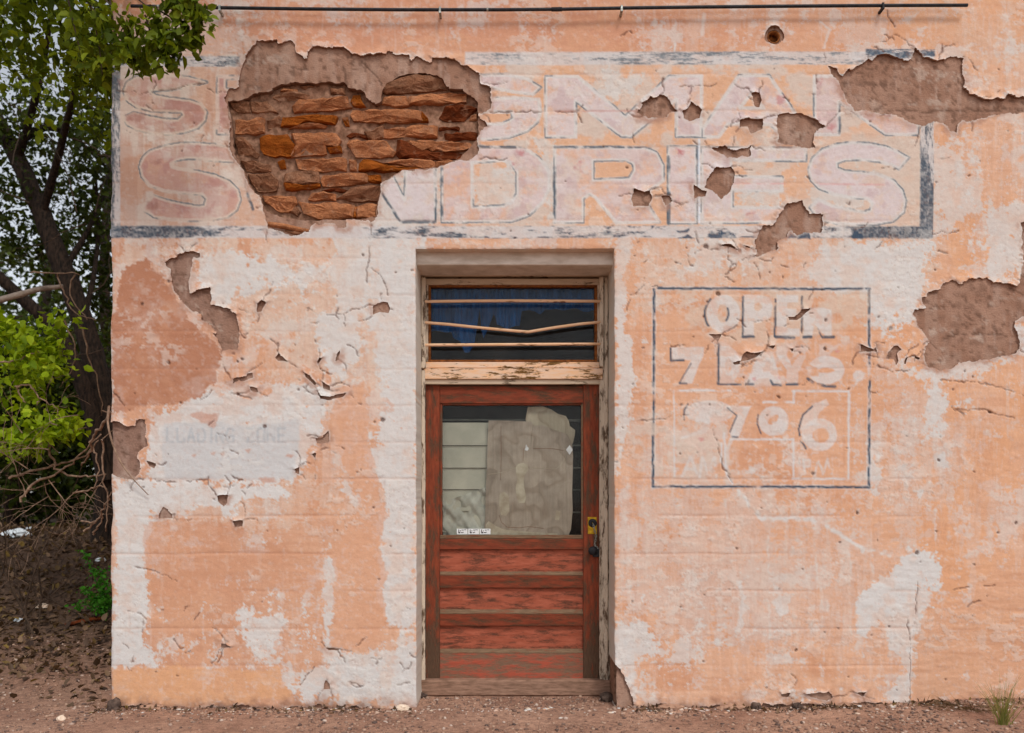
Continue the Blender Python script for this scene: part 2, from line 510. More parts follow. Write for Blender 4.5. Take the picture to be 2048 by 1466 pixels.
def seg_d2(X, Y, ax, ay, bx, by):
    dx, dy = bx - ax, by - ay
    L = dx * dx + dy * dy + 1e-9
    t = np.clip(((X - ax) * dx + (Y - ay) * dy) / L, 0, 1)
    return (X - ax - t * dx) ** 2 + (Y - ay - t * dy) ** 2

def poly_sdf(pts, margin, warp=0.0, seed=5, wsc=14):
    """signed distance, negative inside; returns window and field"""
    pts = np.array(pts, dtype=np.float32)
    w = win(pts[:, 0].min() - margin, pts[:, 0].max() + margin, pts[:, 1].min() - margin, pts[:, 1].max() + margin)
    X = XX[w]; Y = YY[w]
    if warp:
        X = X + (fbm(X, Y, wsc, wsc, seed, 4, .65) - .5) * warp; Y = Y + (fbm(XX[w], Y, wsc, wsc, seed + 40, 4, .65) - .5) * warp
    d2 = np.full(X.shape, 1e9, np.float32); ins = np.zeros(X.shape, bool)
    n = len(pts)
    for k in range(n):
        ax, ay = pts[k]; bx, by = pts[(k + 1) % n]
        d2 = np.minimum(d2, seg_d2(X, Y, ax, ay, bx, by))
        if ay != by:
            c = (ay > Y) != (by > Y)
            ins ^= c & (X < (bx - ax) * (Y - ay) / (by - ay) + ax)
    d = np.sqrt(d2)
    return w, np.where(ins, -d, d)

def line_d(pts, margin, warp=0.0, seed=3, wsc=10):
    pts = np.array(pts, dtype=np.float32)
    w = win(pts[:, 0].min() - margin, pts[:, 0].max() + margin, pts[:, 1].min() - margin, pts[:, 1].max() + margin)
    X = XX[w]; Y = YY[w]
    if warp:
        X = X + (fbm(X, Y, wsc, wsc, seed, 3) - .5) * warp; Y = Y + (fbm(XX[w], Y, wsc, wsc, seed + 9, 3) - .5) * warp
    d2 = np.full(X.shape, 1e9, np.float32)
    for k in range(len(pts) - 1):
        d2 = np.minimum(d2, seg_d2(X, Y, *pts[k], *pts[k + 1]))
    return w, np.sqrt(d2)

def C(ox, oy, s, *pts):
    return [(ox + a / s, oy + b / s) for a, b in pts]

A1 = lambda *p: C(200, 0, 3.938, *p)
A2 = lambda *p: C(440, 60, 3.409, *p)
A3 = lambda *p: C(700, 0, 3.938, *p)
A4 = lambda *p: C(1200, 0, 3.938, *p)
A5 = lambda *p: C(1560, 0, 3.941, *p)
B1 = lambda *p: C(200, 260, 3.938, *p)
B2 = lambda *p: C(700, 260, 3.938, *p)
B3 = lambda *p: C(1200, 260, 3.938, *p)
B4 = lambda *p: C(1528, 260, 3.938, *p)
B5 = lambda *p: C(200, 600, 3.938, *p)
B6 = lambda *p: C(1220, 560, 3.332, *p)
B7 = lambda *p: C(1600, 530, 3.962, *p)
C4 = lambda *p: C(200, 940, 2.932, *p)
C5 = lambda *p: C(1200, 940, 2.787, *p)

HOLE_MAIN = A2((30,470),(60,400),(120,390),(130,330),(140,270),(180,170),(240,100),(250,70),(330,75),(390,70),(400,95),(470,70),(510,100),(520,160),(560,190),(605,200),(600,150),(640,115),(740,120),(850,120),(900,160),(960,175),(1130,155),(1150,140),(1200,165),(1290,170),(1310,210),(1335,180),(1380,200),(1430,230),(1450,190),(1540,185),(1620,215),(1700,260),(1760,300),(1775,370),(1850,395),(1845,540),(1775,570),(1765,590),(1830,650),(1770,690),(1745,770),(1765,810),(1750,850),(1690,890),(1640,880),(1500,935),(1420,955),(1240,960),(1180,1000),(1100,1040),(1085,1160),(1070,1270),(1030,1310),(980,1295),(870,1290),(860,1350),(800,1355),(790,1320),(640,1320),(590,1380),(520,1405),(440,1390),(330,1350),(320,1300),(290,1200),(260,1130),(190,1050),(160,960),(100,880),(65,800),(70,700),(60,600),(50,520))
HOLE_STONE = A2((45,480),(150,468),(230,430),(330,405),(400,372),(480,345),(560,350),(640,358),(730,350),(850,355),(870,390),(940,398),(985,420),(1010,480),(1060,512),(1095,490),(1108,400),(1130,358),(1200,320),(1290,293),(1400,286),(1480,305),(1535,355),(1560,392),(1650,402),(1690,430),(1760,490),(1765,600),(1755,740),(1700,795),(1640,870),(1500,928),(1240,952),(1110,1030),(1080,1160),(1060,1270),(900,1292),(600,1296),(400,1272),(300,1225),(250,1120),(195,1040),(165,960),(115,880),(85,800),(82,700),(75,600))
rf = random.Random(77)
def foot(x0, x1, base):
    p = []; x = x0
    while x < x1:
        p.append((x, base + rf.choice((0, 0, 3, 6, -4)) + rf.uniform(-3, 3))); x += rf.uniform(14, 40)
    return p + [(x1, base + 4), (x1, 1460), (x0, 1460)]
FOOT_L, FOOT_R = foot(215, 826, 1415), foot(1236, 2100, 1409)
HOLES = [
 A5((380,520),(440,545),(485,605),(540,560),(600,530),(660,490),(690,465),(720,480),(760,445),(820,430),(900,455),(960,475),(1020,480),(1050,420),(1055,385),(1080,400),(1130,455),(1240,480),(1300,475),(1340,445),(1440,455),(1440,580),(1450,690),(1500,745),(1590,780),(1680,785),(1770,785),(1790,755),(1923,770),(2180,768),(2290,800),(2330,822),(2250,846),(2120,868),(1880,895),(1780,900),(1660,910),(1560,945),(1500,960),(1440,955),(1400,980),(1390,1045),(1350,1040),(1290,980),(1210,960),(1120,990),(1040,985),(960,930),(830,900),(700,880),(600,880),(560,840),(500,740),(450,640),(400,580)),
 A4((290,890),(340,810),(400,770),(480,750),(530,760),(560,820),(610,870),(560,890),(480,930),(400,930),(330,920)),
 A4((650,880),(690,860),(715,805),(760,830),(800,870),(780,930),(700,955),(660,930)),
 A4((1190,735),(1255,725),(1270,790),(1250,850),(1220,840),(1200,780)),
 A4((1100,945),(1170,935),(1280,945),(1280,1020),(1190,1055),(1160,1000),(1100,1000)),
 A4((1390,905),(1540,890),(1620,910),(1700,950),(1765,1000),(1720,1020),(1680,1060),(1680,1130),(1700,1165),(1600,1165),(1480,1140),(1400,1120)),
 A4((860,1155),(990,1155),(1040,1185),(1190,1150),(1190,1230),(1000,1245),(940,1200)),
 B3((850,370),(900,310),(960,290),(1040,290),(1060,340),(1045,430),(1020,480),(960,550),(900,490),(830,460)),
 B3((740,430),(800,470),(840,480),(830,520),(740,540)),
 B3((270,465),(350,490),(390,475),(410,540),(380,600),(260,600),(245,540)),
 B3((480,520),(540,520),(570,560),(520,595)),
 B3((1220,880),(1260,800),(1290,750),(1360,755),(1440,630),(1470,580),(1540,565),(1600,550),(1620,620),(1660,660),(1760,660),(1755,760),(1740,810),(1640,800),(1560,830),(1500,790),(1440,860),(1390,880),(1405,930),(1220,1005),(1235,940)),
 B7((905,350),(990,345),(965,255),(1000,255),(1010,215),(1110,195),(1125,150),(1200,115),(1270,150),(1340,115),(1480,95),(1530,135),(1650,150),(1700,175),(1740,130),(1760,0),(1766,-200),(1752,-330),(1850,-372),(1990,-300),(2060,-160),(2030,0),(2110,160),(2080,300),(1960,392),(1760,410),(1700,440),(1690,500),(1720,540),(1735,650),(1700,710),(1600,715),(1500,750),(1380,765),(1250,780),(1190,820),(1100,830),(1010,800),(985,740),(990,650),(1020,610),(990,540),(940,490),(900,400)),
 B7((675,745),(700,690),(735,640),(770,640),(800,670),(765,700),(775,760),(755,800),(740,750)),
 B7((480,630),(580,670),(600,640),(600,685),(480,690)),
 B7((815,780),(840,720),(848,730),(830,785)),
 B7((905,722),(940,738),(935,748),(910,742)),
 B1((510,1045),(600,1000),(620,980),(700,965),(780,965),(790,1000),(740,1010),(710,1120),(700,1290),(780,1260),(880,1235),(875,1370)) + B5((890,35),(1000,60),(1070,110),(1085,180),(1100,260),(1090,390),(960,395),(930,300),(890,260),(930,250),(860,190),(800,150),(800,110),(700,70),(640,0)) + B1((560,1230),(560,1110)),
 B5((60,960),(150,965),(230,1000),(285,990),(290,945),(355,945),(365,1140),(290,1200),(320,1330),(270,1420),(210,1410),(110,1370),(60,1370)),
 B5((360,1260),(440,1290),(430,1330),(390,1310)),
 B5((1240,30),(1280,5),(1310,20),(1270,95),(1235,100)),
 B5((1055,620),(1110,605),(1150,600),(1160,580),(1200,575),(1205,610),(1130,640),(1090,630),(1040,665)),
 B5((1180,680),(1240,690),(1245,730),(1190,715)),
 B5((1690,1085),(1740,1085),(1800,1025),(1805,1125),(1710,1130)),
 B5((1665,1215),(1705,1195),(1690,1245)),
 B5((1530,1330),(1570,1310),(1565,1370),(1535,1365)),
 B5((1605,565),(1660,600),(1705,660),(1690,675),(1625,612)),
 B5((1715,715),(1740,752),(1810,758),(1880,740),(1950,728),(1900,768),(1800,790),(1735,775)),
 B5((1750,640),(1805,680),(1812,712),(1758,702)),
 B5((1385,455),(1410,415),(1475,483),(1400,472)),
 B5((1715,480),(1730,450),(1750,460),(1720,505)),
 B5((1855,480),(1870,420),(1890,380),(1878,470)),
 C4((685,150),(750,145),(745,190),(725,212),(690,180)),
 C4((345,262),(370,212),(420,255),(422,280),(345,285)),
 C4((782,300),(840,290),(835,330),(790,332)),
 C4((703,1018),(735,1016),(770,1038),(715,1047)),
 C4((1322,1235),(1345,1252),(1352,1287),(1308,1287)),
 C4((1325,1040),(1400,1050),(1395,1060),(1340,1056)),
 B2((180,1380),(240,1350),(300,1350),(315,1400),(300,1440),(240,1430),(180,1450)),
 B6((868,545),(880,500),(900,482),(960,490),(1020,478),(970,518),(920,532)),
 B6((660,362),(745,362),(720,415)),
 B6((1178,245),(1230,245),(1280,198),(1335,188),(1290,235),(1250,268),(1200,268)),
 B6((815,548),(860,540),(865,562),(830,560)),
 B6((1060,440),(1095,440),(1085,460)), B6((1195,455),(1225,455),(1215,475)),
 B3((1120,905),(1200,930),(1225,940),(1150,925)),
 B3((940,905),(1020,905),(1080,945),(1010,925)),
 B4((1000,835),(1050,885),(1020,860)),
 C5((1140,1245),(1270,1235),(1300,1265),(1270,1285),(1180,1270)),
 C5((1010,1245),(1060,1240),(1045,1268),(1015,1262)),
 C5((1420,1240),(1480,1235),(1470,1260)),
 FOOT_L, FOOT_R,
 C5((75,1070),(110,1110),(150,1190),(190,1310),(60,1320),(70,1200)),
]
VENT = [(1548 + 20 * math.cos(a) * (1 + .08 * math.sin(3 * a)), 72 + 18 * math.sin(a)) for a in np.linspace(0, 2 * math.pi, 20)[:-1]]
DOOR_OPEN = [(831, 497), (1229, 497), (1230, 1500), (833, 1500)]

BIG = 60.0
holes = np.full(XX.shape, BIG, np.float32)
for k, h in enumerate([HOLE_MAIN] + HOLES + [VENT]):
    area = (max(p[0] for p in h) - min(p[0] for p in h)) * (max(p[1] for p in h) - min(p[1] for p in h))
    w, d = poly_sdf(h, 44, 9.0 if area > 1500 else 4.0, 20 + k, 11)
    holes[w] = np.minimum(holes[w], d)
chip = fbm(XX, YY, 9, 9, 301, 3)
holes = holes + (chip - .5) * 2.2 * (np.abs(holes) < 30)
w, dopen = poly_sdf(DOOR_OPEN, 60, 2.6, 91, 22)
opening = np.full(XX.shape, BIG, np.float32); opening[w] = np.minimum(dopen, BIG)
cut = np.minimum(holes, opening)

# ---------- colours of the painted face
def colour_field(c):
    return np.broadcast_to(lin(c), XX.shape + (3,)).copy()

def lay(w, m, c, amt=1.0):
    """paint colour c through mask m inside window w"""
    m = np.clip(m * amt, 0, 1)[..., None]
    c = lin(c) if isinstance(c, tuple) else c
    PAINT[w] = PAINT[w] * (1 - m) + c * m

ALL = (slice(0, NY), slice(0, NX))
n_big = fbm(XX, YY, 330, 330, 1, 4)
n_mid = fbm(XX, YY, 90, 90, 11, 4)
n_fin = fbm(XX, YY, 22, 20, 21, 5, .6)
n_str = fbm(XX, YY, 16, 170, 31, 4)          # rain streaks
n_hor = fbm(XX, YY, 120, 9, 41, 4)           # trowel and brush marks
n_spk = fbm(XX, YY, 5, 5, 51, 3)

PAINT = colour_field((219, 163, 126))
lay(ALL, sstep(.40, .66, n_big), (222, 172, 138), .8)
lay(ALL, sstep(.52, .70, n_mid) * .7, (208, 146, 108))
lay(ALL, sstep(.50, .75, n_str) * .25, (222, 178, 148))
lay(ALL, sstep(.50, .72, n_hor) * .35, (206, 144, 106))
# more orange at the right end, browner at the left end and the top: vignette and shade put into the colour
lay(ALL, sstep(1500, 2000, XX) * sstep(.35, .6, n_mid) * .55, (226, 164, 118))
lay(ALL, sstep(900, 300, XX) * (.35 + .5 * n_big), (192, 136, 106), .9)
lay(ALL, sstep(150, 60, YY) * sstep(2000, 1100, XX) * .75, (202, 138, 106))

WH = (212, 200, 192)
def white_region(pts, soft=16, amt=1.0, warp=46, seed=100, c=WH, rag=.55, streak=.25):
    w, d = poly_sdf(pts, soft * 3 + warp, warp * 1.5, seed, 60)
    f = sstep(soft * 1.9, -soft * 1.9, d)
    X, Y = XX[w], YY[w]
    n = fbm(X, Y, 38, 34, seed + 1, 6, .72) * (1 - streak) + n_str[w] * streak
    n2 = fbm(X, Y, 11, 9, seed + 3, 4, .7)
    n3 = fbm(X, Y, 6, 5, seed + 5, 3, .7)
    m = sstep(.45, .57, f + (n - .5) * rag * 4.6 * (1 - np.abs(2 * f - 1) * .35) + (n2 - .5) * rag * 1.8 + (n3 - .5) * rag * .9)
    m = m * (.66 + .34 * sstep(.36, .54, n_mid[w] * .5 + n_fin[w] * .5))
    lay(w, m, c, amt)

# pale washes first, then the solid old whitewash
CREAM = (215, 182, 158)
for k, (pts, c, amt, soft) in enumerate([
    ([(222,25),(500,25),(480,90),(440,140),(222,140)], (206,176,158), .85, 20),
    ([(380,480),(840,478),(840,760),(700,820),(560,760),(480,660),(400,560)], CREAM, .85, 40),
    ([(226,478),(420,478),(350,520),(300,560),(240,600)], CREAM, .75, 26),
    ([(1225,478),(1870,478),(1860,560),(1700,600),(1500,570),(1300,600),(1240,560)], CREAM, .8, 34),
    ([(1240,980),(1540,960),(1560,1260),(1420,1290),(1250,1260)], (213,180,160), .85, 46),
    ([(1540,1000),(1830,1080),(1800,1300),(1560,1290)], (213,178,156), .45, 40),
    ([(1750,700),(1880,760),(1900,900),(1840,1080),(1760,1000)], (213,182,162), .6, 40),
    ([(225,960),(420,960),(700,980),(560,1060),(300,1050),(230,1340)], CREAM, .65, 30),
    ([(1480,1120),(1640,1110),(1600,1260),(1490,1260)], (212,186,170), .5, 30),
    ([(1860,20),(2100,20),(2100,160),(1960,150),(1880,60)], (214,178,150), .45, 40),
    ([(1300,20),(1420,20),(1420,75),(1310,70)], (211,182,164), .4, 20),
    ([(1700,10),(1790,10),(1760,110),(1650,110)], (211,182,164), .5, 24)]):
    white_region(pts, soft, amt, 60, 500 + 7 * k, c, .7, .4)

# scumble: thin old whitewash over all of it, and the peach grinning through the white
sc1 = fbm(XX, YY, 42, 34, 2001, 7, .74); sc2 = fbm(XX, YY, 150, 150, 2011, 4)
lay(ALL, sstep(.575, .64, sc1 + (sc2 - .5) * .60 + (n_str - .5) * .12), WH, .5)
sc3 = fbm(XX, YY, 34, 28, 2021, 7, .76); sc4 = fbm(XX, YY, 190, 160, 2031, 4)
lay(ALL, sstep(.57, .65, sc3 + (sc4 - .5) * .55), (216, 158, 120), .45)
sc5 = fbm(XX, YY, 12, 120, 2041, 6, .7)
lay(ALL, sstep(.57, .66, sc5 + (sc2 - .5) * .6) * .24, (216, 194, 178))
sc6 = fbm(XX, YY, 10, 90, 2051, 6, .7)
lay(ALL, sstep(.58, .68, sc6 + (n_big - .5) * .6) * .20, (196, 136, 102))
for k, (pts, soft, amt, rag) in enumerate([
    # beside and over the door
    ([(740,478),(838,478),(838,1420),(760,1410),(800,1300),(745,1180),(765,1000),(740,920),(770,760),(735,620)], 20, .85, .5),
    ([(640,440),(840,450),(840,500),(740,560),(700,640),(640,560),(660,500)], 20, .7, .6),
    ([(1229,478),(1262,478),(1250,640),(1262,860),(1240,960),(1229,960)], 8, .75, .6),
    # middle of the left half
    ([(395,505),(440,500),(640,540),(640,575),(480,585),(450,640),(470,690),(420,640),(390,560)], 16, .85, .6),
    ([(640,640),(700,620),(720,700),(700,760),(650,750)], 14, .8, .7),
    ([(300,840),(350,815),(440,795),(520,785),(620,760),(660,790),(640,840),(610,960),(300,965),(228,975),(228,1000),(290,955)], 14, .9, .5),
    ([(228,965),(480,965),(560,985),(500,1000),(440,1030),(420,1020),(310,1035),(280,1120),(300,1210),(290,1300),(300,1335),(226,1335)], 12, .9, .6),
    ([(440,965),(530,968),(520,985),(470,1000),(468,1040),(440,1020)], 8, .9, .6),
    ([(226,900),(226,640),(250,640),(246,760),(262,800),(250,830)], 10, .55, .7),
    # lower left
    ([(475,1230),(560,1230),(560,1290),(540,1330),(490,1290)], 14, .85, .8),
    ([(345,1275),(390,1270),(380,1310),(350,1310)], 10, .6, .9),
    ([(370,1335),(430,1340),(420,1370),(380,1360)], 8, .7, .8),
    ([(570,1350),(640,1330),(830,1320),(836,1400),(760,1412),(640,1405),(600,1380)], 12, .9, .6),
    ([(640,1300),(780,1300),(830,1290),(830,1340),(650,1340)], 8, .75, .6),
    ([(652,1120),(662,1120),(662,1300),(648,1300)], 5, .8, .7),
    ([(672,960),(690,950),(720,1000),(712,1012)], 5, .85, .6),
    # upper right, beside the sign
    ([(1640,480),(1860,480),(1855,560),(1840,640),(1760,680),(1745,600),(1640,580),(1630,520)], 16, .85, .5),
    ([(1370,478),(1470,480),(1520,500),(1440,540),(1380,530)], 12, .7, .7),
    ([(1860,300),(1930,280),(1960,420),(1900,470),(1868,460)], 26, .6, .7),
    ([(1980,420),(2100,400),(2100,560),(2000,560),(1960,500)], 20, .7, .7),
    ([(1990,75),(2100,70),(2100,120),(2030,115)], 12, .6, .8),
    # right of the small sign
    ([(1850,800),(1885,790),(1890,860),(1860,880),(1830,860)], 12, .8, .8),
    ([(1770,820),(1830,840),(1820,960),(1770,900)], 14, .45, .9),
    ([(1868,900),(1888,900),(1892,940),(1872,945)], 6, .8, .6),
    ([(1745,880),(1760,885),(1762,950),(1748,955)], 5, .7, .6),
    ([(1740,960),(1756,960),(1752,995),(1742,990)], 5, .7, .6),
    ([(1828,980),(1840,985),(1838,1006),(1828,1004)], 3, .9, .4),
    ([(2010,660),(2100,640),(2100,705),(2030,715)], 10, .85, .6),
    ([(1800,730),(1890,745),(1990,705),(2040,715),(1900,765),(1820,760)], 8, .7, .7),
    # low right, the largest patch
    ([(1712,1200),(1760,1160),(1805,1110),(1850,1095),(1880,1130),(1868,1210),(1835,1240),(1834,1320),(1815,1400),(1780,1398),(1810,1340),(1780,1290),(1770,1250),(1740,1270),(1715,1260)], 10, .95, .5),
    ([(1229,1240),(1290,1250),(1320,1290),(1270,1320),(1290,1390),(1260,1400),(1229,1330)], 14, .8, .7),
    ([(1320,1270),(1420,1290),(1380,1330),(1320,1320)], 14, .6, .9),
    ([(1555,1175),(1590,1185),(1580,1230),(1555,1220)], 6, .7, .6),
    ([(1575,1380),(1640,1370),(1650,1400),(1580,1402)], 8, .7, .8),
    ([(1540,1305),(1590,1300),(1590,1325),(1545,1325)], 6, .6, .8),
    ([(1765,1380),(1805,1390),(1800,1402),(1765,1402)], 6, .6, .8),
    ([(1470,1155),(1486,1155),(1490,1270),(1478,1270)], 5, .6, .7),
    ]):
    white_region(pts, soft, min(1, amt * 1.12), 26, 900 + 11 * k, WH, rag)

# the newer peach repaint, smooth, with hard edges
for k, (pts, c, amt) in enumerate([
    ([(232,640),(240,540),(290,520),(330,560),(380,640),(425,680),(440,710),(425,760),(390,800),(300,810),(240,830),(226,830),(226,640)], (178,119,88), .98),
    ([(665,780),(735,760),(740,900),(770,1010),(762,1090),(770,1200),(752,1290),(662,1300),(668,1100),(720,1000),(690,940),(665,900)], (215,158,122), .8),
    ([(290,1045),(460,1040),(470,1100),(640,1100),(640,1180),(300,1190),(286,1110)], (206,146,110), .6),
    ([(226,1336),(560,1340),(590,1400),(226,1420)], (220,160,114), .85),
    ]):
    white_region(pts, 7, amt, 16, 1300 + 13 * k, c, .35)

# mends over cracks and drips of filler, right half
def stroke(pts, wd, c, amt=1.0, warp=5, seed=7, soft=1.6, brk=0.0, bsc=26):
    w, d = line_d(pts, wd + warp + 6, warp, seed, 12)
    m = sstep(wd / 2 + soft, wd / 2 - soft, d)
    if brk:
        b = fbm(XX[w], YY[w], bsc, bsc, seed + 77, 4)
        m = m * sstep(brk - .12, brk + .10, b)
    lay(w, m, c, amt)

stroke([(1478,985),(1500,1010),(1520,1035),(1560,1037),(1620,1038),(1660,1055),(1700,1085),(1730,1100),(1760,1102),(1782,1108)], 9, WH, .9, 12, 61, 3, .42, 20)
stroke([(1455,985),(1455,900),(1470,860)], 7, WH, .7, 10, 62, 3, .4, 20)
stroke([(1640,45),(1660,60),(1645,95)], 5, WH, .6, 10, 63, 2)
stroke([(1408,30),(1404,70)], 7, WH, .5, 4, 64, 2)
stroke([(1350,88),(1348,104)], 4, WH, .9, 1, 65, 1.4)
for k, (x, y0, y1) in enumerate([(1536,1070,1160),(1480,1160,1270),(1538,1190,1270),(1452,1000,1035),(1700,1110,1150),(1745,1110,1160),(1632,1110,1160),(1870,1000,1080)]):
    stroke([(x, y0), (x + 2, y1)], 4, WH, .55, 6, 70 + k, 2, .42, 16)

# ---------- the large sign
INK = (72, 82, 90)
def band(x0, x1, y0, y1, amt, c=INK, seed=11, hor=True, fill=(206,196,192), famt=.75):
    w, d = poly_sdf([(x0, y0), (x1, y0), (x1, y1), (x0, y1)], 10, 2.4, seed, 9)
    m = sstep(1.2, -1.2, d)
    X, Y = XX[w], YY[w]
    n = fbm(X, Y, 60 if hor else 9, 9 if hor else 60, seed, 4, .62)
    n = n * .6 + fbm(X, Y, 140, 140, seed + 3, 3) * .4
    lay(w, m, fill, famt)
    am = amt(X, Y) if callable(amt) else amt
    n3 = fbm(X, Y, 16 if hor else 4, 4 if hor else 16, seed + 6, 4, .75)
    n = n + (n3 - .5) * .55
    lay(w, m * sstep(.62 - am * .5, .84 - am * .5, n) * (.70 + .3 * sstep(.3, .6, n_spk[w])), c, .95)

def letter(pts, fill, famt=.8, counters=(), line=.6, wseed=5, halo=WH):
    w, d = poly_sdf(pts, 14, 2.2, wseed, 10)
    for cn in counters:
        w2, d2 = poly_sdf(cn, 300, 2.2, wseed, 10)
        full = np.full(XX.shape, 1e3, np.float32); full[w2] = d2
        d = np.maximum(d, -full[w])
    X, Y = XX[w], YY[w]
    # body
    lay(w, sstep(1.2, -1.2, d) * (.25 + .75 * sstep(.34, .58, n_fin[w] * .6 + n_mid[w] * .4 + (n_spk[w] - .5) * .25)), fill, famt)
    lay(w, sstep(-2, -6, d) * sstep(.56, .70, fbm(X, Y, 26, 26, wseed + 5, 4)), tuple(int(v * .87) if i else int(v * .93) for i, v in enumerate(fill)), .6)
    # pale outline, then the broken dark line along it
    lay(w, sstep(4.6, 2.6, np.abs(d + .5)), halo, .82)
    brk = fbm(X, Y, 34, 34, wseed + 15, 4)
    lay(w, sstep(2.0, .7, np.abs(d - 1.2)) * sstep(.58 - .25 * line, .72 - .25 * line, brk), (94, 104, 110), .85)

# ground of the sign
w, d = poly_sdf([(224,108),(1866,104),(1864,475),(224,475)], 10, 2, 3)
inside = sstep(1.5, -1.5, d)
lay(w, inside * sstep(1000, 500, XX[w]) * .75, (205, 164, 138))
lay(w, inside * sstep(800, 1100, XX[w]) * .8, (222, 170, 132))
lay(w, inside * sstep(.46, .60, fbm(XX[w], YY[w], 70, 60, 607, 6, .65)) * .85, (211, 188, 172))
lay(w, inside * sstep(1560, 1700, XX[w]) * sstep(240, 290, YY[w]) * .7, (214, 186, 166))
lay(w, inside * sstep(840, 700, XX[w]) * sstep(.52, .62, n_str[w]) * .45, (192, 140, 112))
for k, pts in enumerate([[(1205,140),(1300,145),(1270,190),(1210,190)], [(960,330),(1040,330),(1040,410),(950,412)], [(1470,385),(1560,380),(1560,410),(1470,412)], [(740,360),(885,330),(885,445),(740,470)], [(1060,265),(1110,280),(1110,440),(1095,440)], [(1620,360),(1720,380),(1720,410),(1620,400)]]):
    white_region(pts, 10, .8, 18, 1500 + k, (210,197,188), .6)

wear_l = lambda X, Y: .15 + .55 * sstep(520, 240, X)
band(238, 480, 112, 133, .48, INK, 21)
band(930, 1866, 104, 130, lambda X, Y: .30 + .0 * X, (108, 114, 118), 22)
band(1730, 1870, 99, 118, .55, (58, 78, 94), 122, True, (214,206,202), .4)
band(222, 241, 132, 475, .62, INK, 23, False)
band(1840, 1867, 240, 475, .68, (64, 76, 88), 24, False)
band(222, 1864, 452, 476, lambda X, Y: np.maximum(np.maximum(.75 * sstep(440, 330, X), .62 * sstep(700, 760, X) * sstep(1000, 860, X)), np.maximum(.24, .85 * sstep(1690, 1720, X))), (60, 72, 84), 25)
# loose chips of dark blue on the lower band
for k, pts in enumerate([B3((830,850),(880,790),(900,820),(920,810),(955,790),(975,810),(1010,790),(1050,820),(1078,858)), B3((590,858),(640,845),(690,825),(750,855)), B3((1450,850),(1495,770),(1560,850)), B3((1555,855),(1570,800),(1640,775),(1660,858)), B3((1985,855),(1995,800),(2070,790),(2070,858)), B3((380,770),(440,745),(470,780),(410,785)), B3((590,790),(640,800),(710,770),(690,810),(620,815))]):
    w, d = poly_sdf(pts, 8, 4, 1700 + k, 8)
    lay(w, sstep(1.2, -1.2, d) * sstep(.34, .46, n_fin[w]), (62, 76, 92), .92)

PK_L, PK_R = (197, 150, 136), (214, 195, 191)
S_1 = A1((840,640),(700,605),(560,590),(400,590),(280,605),(210,650),(182,720),(215,800),(290,850),(420,878),(560,882),(640,885),(650,905),(610,938),(520,938),(400,915),(270,885),(180,925),(215,985),(290,1025),(400,1050),(520,1060),(660,1045),(770,1010),(830,950),(842,880),(800,820),(710,785),(560,768),(440,748),(400,718),(500,712),(590,705),(690,675),(840,650))
S_2 = B1((1000,130),(900,110),(760,100),(640,100),(520,120),(400,160),(340,210),(310,290),(330,370),(390,440),(500,480),(650,500),(800,510),(835,545),(820,590),(780,600),(640,575),(520,550),(420,515),(335,600),(350,640),(430,690),(560,710),(720,715),(880,710),(1000,690),(1080,630),(1108,550),(1090,470),(1020,400),(900,350),(760,320),(620,305),(570,290),(565,265),(610,240),(700,225),(820,230),(930,245),(1050,250),(1060,200),(1030,150))
S_3 = B4((1140,220),(1060,170),(960,130),(820,105),(700,100),(580,110),(460,150),(380,220),(350,310),(370,400),(430,460),(560,510),(700,535),(820,545),(850,580),(835,630),(790,645),(660,620),(540,595),(430,545),(360,610),(400,660),(470,710),(560,735),(720,745),(880,745),(1020,720),(1100,650),(1120,560),(1090,470),(1020,395),(900,345),(760,330),(640,320),(580,300),(575,265),(640,240),(760,235),(900,250),(1000,275),(1060,310))
letter(S_1, (190, 140, 124), .58, (), .85, 201, (212,186,166))
letter([(434,152),(560,152),(560,268),(434,268)], PK_L, .7, ([(452,158),(540,158),(540,190),(452,176)],), .5, 202, (214,186,168))
letter(S_2, PK_L, .58, (), .95, 203, (212,188,170))
letter(A3((960,590),(1240,585),(1400,620),(1505,685),(1440,745),(1300,725),(1160,700),(1000,690)), PK_R, .8, (), .25, 204)
letter(A3((960,775),(1120,770),(1300,765),(1490,780),(1502,880),(1480,960),(1400,1030),(1250,1085),(1050,1100),(960,1090),(960,980),(1080,975),(1200,970),(1280,930),(1270,880),(960,880)), PK_R, .85, (), .35, 205)
letter([(1091,152),(1155,152),(1251,232),(1338,152),(1403,152),(1403,274),(1352,274),(1352,200),(1262,274),(1243,274),(1152,203),(1152,274),(1091,274)], PK_R, .85, (), .35, 206)
letter([(1405,258),(1477,151),(1538,151),(1622,272),(1560,272),(1541,250),(1456,249),(1437,275),(1405,275)], PK_R, .85, ([(1480,216),(1505,186),(1526,216)],), .45, 207)
letter([(1628,152),(1690,152),(1780,235),(1780,152),(1836,152),(1836,270),(1770,270),(1678,205),(1678,270),(1628,270)], (212,184,178), .8, (), .6, 208)
letter([(761,380),(770,365),(786,352),(809,398),(811,340),(871,330),(871,443),(799,443)], PK_R, .85, (), .9, 209)
letter([(883,293),(957,293),(1040,295),(1060,302),(1076,313),(1090,328),(1099,346),(1100,374),(1088,402),(1060,430),(1025,443),(883,444)], (213,189,184), .85, ([(944,326),(1005,321),(1020,326),(1033,344),(1033,387),(1024,404),(1008,411),(946,414)],), .75, 210)
letter([(1109,293),(1290,295),(1314,306),(1327,331),(1327,361),(1312,372),(1285,392),(1319,445),(1233,447),(1190,395),(1180,389),(1167,397),(1167,445),(1109,445)], (213,191,186), .85, ([(1187,321),(1253,321),(1265,328),(1268,339),(1258,356),(1187,359)],), .6, 211)
letter([(1336,293),(1393,293),(1393,447),(1336,447)], PK_R, .85, (), .9, 212)
